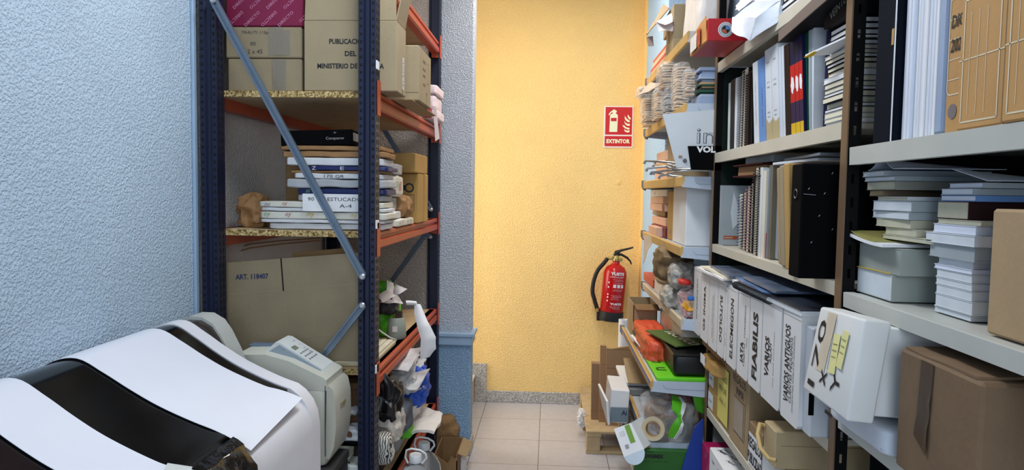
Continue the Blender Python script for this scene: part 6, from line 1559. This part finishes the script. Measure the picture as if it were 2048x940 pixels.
# bottom shelf
a = MB()
ya, yb = facing(1400, 1421, .605, .55); yb = min(yb, 2.68)
for i in range(5): text_mesh(a, 'CTO', (.602, yb - .04 - (yb - ya - .07) * i / 4, LF + .06 + .04 * ((i * 2) % 5)), ((V(0, -.7, .7)), V(0, .7, .7)) if i % 2 else ((V(0, .7, -.7)), V(0, -.7, -.7)), w=.045, h=.013)
t = T('carton', 'magenta carton with slanting pale words on the bottom shelf', 'box')
mg2 = M('magenta_bright', (168, 24, 84), .5, .06)
t.add('body', MB().box(.602, .88, ya, yb, LF, LF + .245, .003), mg2, deco=[(a, pink_ink)]); t.done()
ptx = MB(); r = random.Random(14); ya2, yb2 = ya - .34, ya - .003
for i in range(26):
    o = (.600, r.uniform(ya2 + .02, yb2 - .02), LF + r.uniform(.03, .25)); text_mesh(ptx, r.choice(['Regalo', 'Feliz', 'Navi', 'dad']), o, XM, w=.04, h=.012, shear=.4)
for i in range(26):
    o = (r.uniform(.63, .84), r.uniform(ya2 + .03, yb2 - .03), LF + .272); text_mesh(ptx, r.choice(['Regalo', 'Feliz', 'Navi', 'dad']), o, (V(.35, -.9, 0).normalized(), V(.9, .35, 0).normalized()), w=.05, h=.014, shear=.4)
t = T('carton', 'white carton printed all over with black script on the bottom shelf', 'box')
t.add('body', MB().box(.600, .88, ya2, yb2, LF, LF + .272, .003), white_p, deco=[(ptx, ink)]); t.done()

# ---------------------------------------------------------------- unit nearest the camera: top row
z = N1
t = T('box_file', 'dark navy box file standing at the far end of the nearest unit', 'box file')
t.add('body', MB().box(.632, .92, 1.345, 1.425, z, z + .33, .003), M('file_navy_black', (16, 21, 32), .8, spec=.06), deco=[(MB().rect((.632, 0, z), ff, -1.352, -1.346, .0, .33, .0006), grey_white), (MB().rect((.632, 0, z), ff, -1.362, -1.353, .18, .21, .0012), kr2)]); t.done()
rr = random.Random(2)
y = 1.340; i = 0; paper_b = M('paper_bluish', (212, 218, 232), .6, .03)
ords = ['farthest', 'second', 'third', 'fourth', 'fifth', 'sixth', 'seventh', 'eighth', 'ninth', 'tenth', 'nearest']
for i in range(11):
    w = (1.340 - 1.222) / 11; dx = rr.uniform(0, .008)
    t = T('document_file', '%s of the white paper files standing upright beside the navy box file' % ords[i], 'file', 'white paper files standing upright')
    t.add('papers', MB().box(.638 + dx, .86, y - w + .0008, y - .0004, z + .001, z + .33 - dx * 2, .001), (paper_b, white_p, photo_w)[i % 3]); t.done(); y -= w
t = T('folder', 'smooth grey folder between the white files and the kraft archive boxes', 'folder')
t.add('folder', MB().box(.64, .90, 1.193, 1.221, z + .001, z + .33, .006), M('folder_grey', (128, 134, 146), .5)); t.done()
ka = M('archive_kraft', (190, 144, 88), .7, .04, 8, .06, 120); kline = M('archive_print', (224, 206, 174), .6)
def rframe(m, o, fr, a0, a1, b0, b1, w, r):
    pts = []
    for cx, cy, s in ((a1 - r, b1 - r, 0), (a0 + r, b1 - r, 1), (a0 + r, b0 + r, 2), (a1 - r, b0 + r, 3)):
        for k in range(6): an = PI / 2 * (s + k / 5); pts.append((cx + r * math.cos(an), cy + r * math.sin(an)))
    pts.append(pts[0]); return m.stroke(pts, w, o, fr)
def kraft_archive(label, X, y0, y1, notes=None, hole=None):
    t = T('archive_box', label, 'archive box', 'kraft archive boxes')
    l = MB(); d = []
    W_ = y1 - y0
    if notes:
        rframe(l, (X, 0, z), ff, -y1 + .004, -y1 + .07, .062, .40, .0022, .010)
        for k in range(7): l.rect((X, 0, z), ff, -y1 + .006, -y1 + .057, .085 + k * .032, .0866 + k * .032)
        a = MB()
        for s, b in notes: text_mesh(a, s, (X, y1 - .029, z + b), XM, w=.046 if len(s) > 4 else .040, h=.021, shear=.15, bold=.02, lift=.0012)
        d.append((a, ink))
    else:
        rframe(l, (X, 0, z), ff, -y1 + .012, -y0 - .016, .012, .195, .0026, .002)
        for k in range(3): l.rect((X, 0, z), ff, -y1 + .028 + k * .020, -y1 + .0292 + k * .020, .022, .175)
        l.rect((X, 0, z), ff, -y1 + .002, -y0 - .003, .105, .107)
        rframe(l, (X, 0, z), ff, -y1 + .022, -y0 - .016, .245, .42, .0026, .002)
        text_mesh(l, 'UNISYSTEM', (X, (y0 + y1) / 2 - .006, z + .225), XM, w=.05, h=.010); text_mesh(l, 'archivo', (X, (y0 + y1) / 2 - .008, z + .213), XM, w=.03, h=.005)
    k = t.add('body', MB().box(X, X + .32, y0, y1, z, z + .42, .003), ka, deco=[(l, kline)] + d)
    if hole: t.add('finger_hole', MB().lathe([(.0, 0), (hole[2], 0), (hole[2], .0005)], (X - .0004, hole[0], z + hole[1]), (-1, 0, 0), 20), M('hole_taupe', (120, 112, 116), .6) if notes else kraft_dark, k)
    else: t.add('edge_ridge', MB().box(X - .001, X + .001, y0 - .0005, y0 + .004, z, z + .42), kraft_dark, k)
    return t.done()
kraft_archive('kraft archive box with handwritten months and years, farthest of the kraft ones', .640, 1.130, 1.188, notes=(('JULIO', .258), ('2020', .224), ('DICI', .178), ('2022', .140)), hole=(1.166, .035, .012))
kraft_archive('kraft archive box with a blank printed frame, middle of the kraft ones', .625, 1.013, 1.128)
kraft_archive('kraft archive box partly cut by the picture edge, nearest of the kraft ones', .617, .885, 1.006, hole=(.995, .215, .012))

# ---------------------------------------------------------------- unit nearest the camera: stacks of books
z = N2
book_grey = M('book_grey_green', (150, 156, 150), .6, .03); page_w = M('pages_white', (206, 212, 218), .7, .04, 30); page_c = M('pages_cream', (190, 186, 164), .7, .05, 30)
def lying(label, X, y0, y1, z0, h, depth, cover, pages, cat='book', grp=None, rot=0, name='book', spine=True):
    t = T(name, label, cat, grp)
    R_ = Matrix.Translation(V(X + depth / 2, (y0 + y1) / 2, z0)) @ Matrix.Rotation(rot, 4, 'Z')
    d, w = depth, y1 - y0; ct = min(.0014, h * .15)
    p = MB().box(-d / 2 + .001, d / 2 - .003, -w / 2 + .0015, w / 2 - .001, ct, h - ct)
    c = MB().box(-d / 2, d / 2, -w / 2, w / 2, 0, ct).box(-d / 2, d / 2, -w / 2, w / 2, h - ct, h - .0003)
    if spine: c.box(-d / 2, d / 2, -w / 2 - .0006, -w / 2 + .0012, 0, h - .0003)
    for m in (p, c): m.v = [R_ @ q for q in m.v]
    t.add('pages', p, pages); t.add('cover', c, cover); return t.done()
G1 = 'books in the first stack on the nearest unit'
zc = z + .001
for i, (p0, p1, X, h, dp, cov, pg, rot, lab) in enumerate((
    (1698, 1782, .653, .052, .20, book_grey, page_w, 0, 'very thick white paged book with a grey side, lowest of the first stack'),
    (1708, 1800, .655, .050, .19, book_grey, book_grey, 0, 'thick grey bound book second from the bottom of the first stack'),
    (1765, 1862, .672, .009, .19, page_c, page_c, 0, 'thin cream book above the curled magazines in the first stack'),
    (1770, 1832, .675, .014, .17, page_c, page_c, 0, 'small cream book, fourth from the bottom of the first stack'),
    (1752, 1818, .672, .016, .17, page_c, page_c, .02, 'cream book in the middle of the first stack'),
    (1744, 1820, .670, .015, .18, BK['lgrey'], page_w, -.02, 'bluish white book just above the middle of the first stack'),
    (1746, 1820, .668, .020, .18, BK['lgrey'], page_w, .02, 'thick bluish white book in the upper half of the first stack'),
    (1755, 1815, .672, .008, .18, BK['white'], page_c, 0, 'thin white book under the brown one of the first stack'),
    (1738, 1764, .668, .012, .20, M('book_sepia', (116, 100, 78), .6), M('pages_sepia', (150, 132, 100), .7), .03, 'sepia coloured book in the upper part of the first stack'),
    (1728, 1790, .665, .017, .19, M('book_stone', (140, 138, 128), .6), page_c, 0, 'stone grey book third from the top of the first stack'),
    (1708, 1787, .660, .009, .20, BK['lgrey'], page_w, .02, 'bluish white booklet second from the top of the first stack'),
    (1700, 1771, .655, .011, .20, BK['lgrey'], page_w, -.03, 'white booklet with lifted cover, topmost of the first stack'))):
    if i == 2: zc += .014
    ya, yb = Yx(p1, X, zc), Yx(p0, X, zc)
    yb = min(yb, 1.515)
    lying(lab, X, ya, yb, zc, h, dp, cov, pg, grp=G1, rot=rot); zc += h + .0004
zs1 = zc
t = T('magazine', 'lifted white cover sheet curling on top of the first stack', 'paper')
ya, yb = 1.36, 1.50
t.add('sheet', MB().sheet(lambda u, v: (.66 + .19 * v, yb - (yb - ya) * u, zs1 + .002 + .020 * math.sin(PI * min(1, u * 1.25)) ** 2 * (1 - .8 * v)), 14, 6, .0012), paper_b, smooth=40); t.done()
t = T('magazine', 'curled white magazines with a yellowish cover halfway up the first stack', 'magazine')
zb_ = z + .001 + .1028
t.add('pages', MB().sheet(lambda u, v: (.632 + .20 * v, 1.508 - .145 * u, zb_ + .004 + .012 * (1 - u) ** 2), 12, 4, .006), white_p, smooth=40)
t.add('cover', MB().sheet(lambda u, v: (.634 + .20 * v, 1.512 - .11 * u, zb_ + .009 + .016 * (1 - u) ** 2), 12, 4, .0016), M('cover_khaki', (150, 144, 84), .5), smooth=40); t.done()
t = T('yellow_sheet', 'yellow paper slip between the two thickest books of the first stack', 'paper')
t.add('slip', MB().box(.650, .83, 1.37, 1.512, z + .0532, z + .0538), BK['yellow']); t.done()
G2_ = 'books in the second stack on the nearest unit'
zc = z + .001
lays = [(1868, 1941, .682, .010, page_w, 'lowest white ream of the second stack'), (1869, 1943, .680, .022, page_w, 'second white ream of the second stack'), (1871, 1943, .681, .016, page_w, 'third white ream of the second stack'), (1871, 1943, .681, .012, page_w, 'fourth white ream of the second stack'),
        (1872, 1943, .681, .014, page_w, 'fifth white ream of the second stack'), (1868, 1943, .680, .008, paper_b, 'thin bluish ream under the two blocks of the second stack'), (1876, 1946, .684, .012, page_w, 'narrow white ream just below the two blocks'), (1858, 1948, .676, .024, BK['lgrey'], 'thick white block, lower of two in the second stack'), (1850, 1948, .672, .018, page_w, 'white block jutting out farthest in the second stack'),
        (1866, 1951, .678, .015, paper_b, 'bluish pad under the dark hardcover, in the second stack'), (1875, 1962, .682, .008, page_c, 'thin cream pad directly below the dark hardcover')]
for (p0, p1, X, h, pg, lab) in lays:
    ya, yb = Yx(p1, X, zc), Yx(p0, X, zc); lying(lab, X, ya, yb, zc, h, .20, pg, pg, grp=G2_, name='paper_block', cat='paper block', spine=False); zc += h + .0004
ya, yb = Yx(1908, .684, zc), Yx(1868, .684, zc)
lying('thick dark red hardcover book lying near the top of the second stack', .684, 1.185, 1.278, zc, .030, .24, M('hardcover_oxblood', (44, 20, 22), .4), page_c, grp=G2_); zc += .0304
lying('bluish booklet resting on the dark hardcover', .686, 1.17, 1.272, zc, .010, .24, BK['blue'], paper_b, grp=G2_); zc += .0104
lying('white booklet second from the top of the second stack', .684, 1.175, 1.268, zc, .011, .24, BK['lgrey'], paper_b, grp=G2_); zc += .0114
lying('white booklet on top of the second stack', .690, 1.16, 1.255, zc, .009, .24, BK['lgrey'], paper_b, grp=G2_); zc += .0094
t = T('paper', 'bent white sheet rising from the top of the second stack', 'paper')
t.add('sheet', MB().sheet(lambda u, v: (.692 + .22 * v, 1.252 - .10 * u, zc + .002 + .022 * (1 - u) * (1 - v)), 10, 6, .0012), paper_b, smooth=40); t.done()
kb = M('carton_tan', (170, 142, 108), .8, .05, 10, .1, 120)
t = T('carton', 'tan carton with torn tape beside the second stack of the nearest unit', 'box')
t.add('body', MB().box(.700, .96, 1.075, 1.148, z + .001, z + .165, .004), kb)
t.add('torn_tape', MB().quad_sheet((.699, 1.078, z + .04), (.676, 1.066, z + .04), (.676, 1.066, z + .16), (.699, 1.078, z + .16), 4, 8, .002, .006, 40, 3), M('tape_torn', (176, 140, 108), .4)); t.done()
t = T('carton', 'tan carton overhanging the shelf at the picture edge', 'box')
t.add('body', MB().box(.648, .96, .88, 1.064, z + .001, z + .185, .004), kb); t.done()

# ---------------------------------------------------------------- unit nearest the camera: lower shelf
z = N3
pw = M('parcel_white', (200, 206, 216), .5, .04, 10, .15, 20)
t = T('wrapped_parcel', 'white paper parcel lying under the marked white box', 'parcel')
pm = MB().blob((.72, 1.365, z + .026), (.255, .26, .05), 10, 14, .004, 16, 121)
t.add('wrapping', pm, pw, smooth=40)
t.add('flap', MB().quad_sheet((.598, 1.36, z + .050), (.594, 1.245, z + .012), (.72, 1.240, z + .03), (.74, 1.34, z + .053), 6, 6, .002, .003, 20, 3), pw, smooth=40); t.done()
t = T('white_box', 'white tilted box with handwritten figures and yellow notes, leaning out of the shelf', 'box')
TL, TR, BR, BL = U(1641, 613, X=.556), U(1729, 639, X=.556), U(1692, 843, X=.528), U(1605, 776, X=.528)
def slab(c4, dd, bev, k):
    vs = list(c4) + [p + dd for p in c4]
    b = bmesh.new(); bv = [b.verts.new(p) for p in vs]
    for q in ((0, 3, 2, 1), (4, 5, 6, 7), (0, 1, 5, 4), (1, 2, 6, 5), (2, 3, 7, 6), (3, 0, 4, 7)): b.faces.new([bv[i] for i in q])
    bmesh.ops.recalc_face_normals(b, faces=b.faces[:])
    bmesh.ops.bevel(b, geom=b.edges[:], offset=bev, segments=k, affect='EDGES', profile=.5)
    m = MB().bm(b); b.free(); return m
bxm = slab((TL, TR, BR, BL), V(.048, 0, -.004), .005, 3)
cen = (TL + TR + BR + BL) / 4
ins = [cen + (p - cen) * .88 + V(.047, 0, -.004) for p in (TL, TR, BR, BL)]
inner = slab(ins, V(.24, 0, -.012), .003, 1)
ru = (TR - TL).normalized(); nn = ru.cross((TL - BL)).normalized(); uu = nn.cross(ru)
fr = (ru, uu); fw = (TR - TL).length; fh = (TL - BL).dot(uu)
def fp(a, b_): return BL + (BR - BL) * a * (1 - b_) + (TR - TL) * a * b_ + (TL - BL) * b_
hand = MB(); r1 = (TL - BL).normalized(); hf = (r1, nn.cross(r1))   # writing climbs along the short side
text_mesh(hand, '170', fp(.18, .48), hf, w=.135, h=.034, bold=.0, lift=.0016)
text_mesh(hand, 'x', fp(.42, .26), hf, w=.030, h=.028, lift=.0016)
text_mesh(hand, '1 Y', fp(.68, .17), hf, w=.085, h=.034, lift=.0016)
k = t.add('lid', bxm, M('box_chalk', (214, 214, 212), .55, .03, 8), deco=[(hand, ink)], smooth=40)
t.add('body', inner, M('box_chalk', None), smooth=40)
bt = MB()
P = [fp(.20, .98), fp(.46, .98), fp(.44, .45), fp(.24, .42)]
bt.raw([p + nn * .0010 for p in P], [(0, 3, 2, 1)])
k2 = t.add('tape_label', MB().raw([p + nn * .0012 for p in (fp(.24, .97), fp(.44, .97), fp(.40, .30), fp(.20, .30))] + [p + nn * .0006 for p in (fp(.24, .97), fp(.44, .97), fp(.40, .30), fp(.20, .30))], [(0, 3, 2, 1), (4, 5, 6, 7), (0, 1, 5, 4), (1, 2, 6, 5), (2, 3, 7, 6), (3, 0, 4, 7)]), M('tape_beige', (206, 192, 170), .5, .06, 20), k)
sl = MB().stroke([(0, 0), (.001, -.10)], .002, fp(.46, .93), fr, .002); t.deco(k, (sl, ink))
for i, (a0, b0, w, h, an) in enumerate(((.56, .56, .028, .075, .06), (.72, .64, .024, .070, -.08))):
    c = fp(a0, b0); rr_ = (ru * math.cos(an) + uu * math.sin(an)); u2_ = nn.cross(rr_)
    q = [c - rr_ * w / 2 - u2_ * h / 2, c + rr_ * w / 2 - u2_ * h / 2, c + rr_ * w / 2 + u2_ * h / 2, c - rr_ * w / 2 + u2_ * h / 2]
    no = MB(); tx = MB()
    for j in range(3): text_mesh(tx, 'mimm', c + u2_ * (.018 - .012 * j), (rr_, u2_), w=w * .7, h=.004, lift=.0032 + .0012 * i)
    no.quad_sheet(*[p + nn * (.0022 + .001 * i) for p in q], 4, 6, .0006, .0005, 40, i)
    t.add('sticky_note', no, M('note_lemon', (222, 217, 150), .6, .04), k, deco=[(tx, pen)])
t.done()
t = T('carton', 'shade-toned brown carton with a peeling strip of tape on its front', 'box')
oc = M('carton_shaded_brown', (116, 92, 68), .8, .08, 10, .12, 100)  # kraft darkened: the shade of the shelf above is put into the colour
x0, y0, y1, zt3 = .600, .985, 1.213, z + .205
t.add('body', MB().box(x0, .92, y0, y1, z + .001, zt3, .005), oc)
TAPE_B = M('tape_brown', (74, 57, 42), .4, .08)
t.add('tape', MB().sheet(lambda u, v: (x0 - .0015 - .004 * noise.noise(V(u * 3, v * 6, 2)) ** 2 - .010 * max(0, u - .75), y1 - .072 - .036 * v + .008 * u, zt3 - .004 - .125 * u - (.02 * v if u > .9 else 0)), 14, 6, .001), TAPE_B, smooth=50, label='brown tape peeling at its lower end')
t.add('lid_flap', MB().quad_sheet((x0 + .004, y1 - .01, zt3 + .001), (x0 + .004, y0 + .02, zt3 + .002), (.78, y0 + .02, zt3 + .012), (.78, y1 - .01, zt3 + .010), 6, 6, .004, .003, 14, 5), oc); t.done()
bp = M('pages_blue', (96, 122, 160), .6, .06, 30)
zc = z + .001
for i, (h, X, y0, y1) in enumerate(((.072, .665, .82, .972), (.018, .69, .81, .965), (.050, .692, .80, .960))):
    lying('%s of the three bluish paper blocks at the picture edge' % ('lowest', 'middle', 'topmost')[i], X, y0, y1, zc, h, .20, bp, bp, grp='bluish paper blocks', name='paper_block', cat='paper block', spine=False); zc += h + .0005
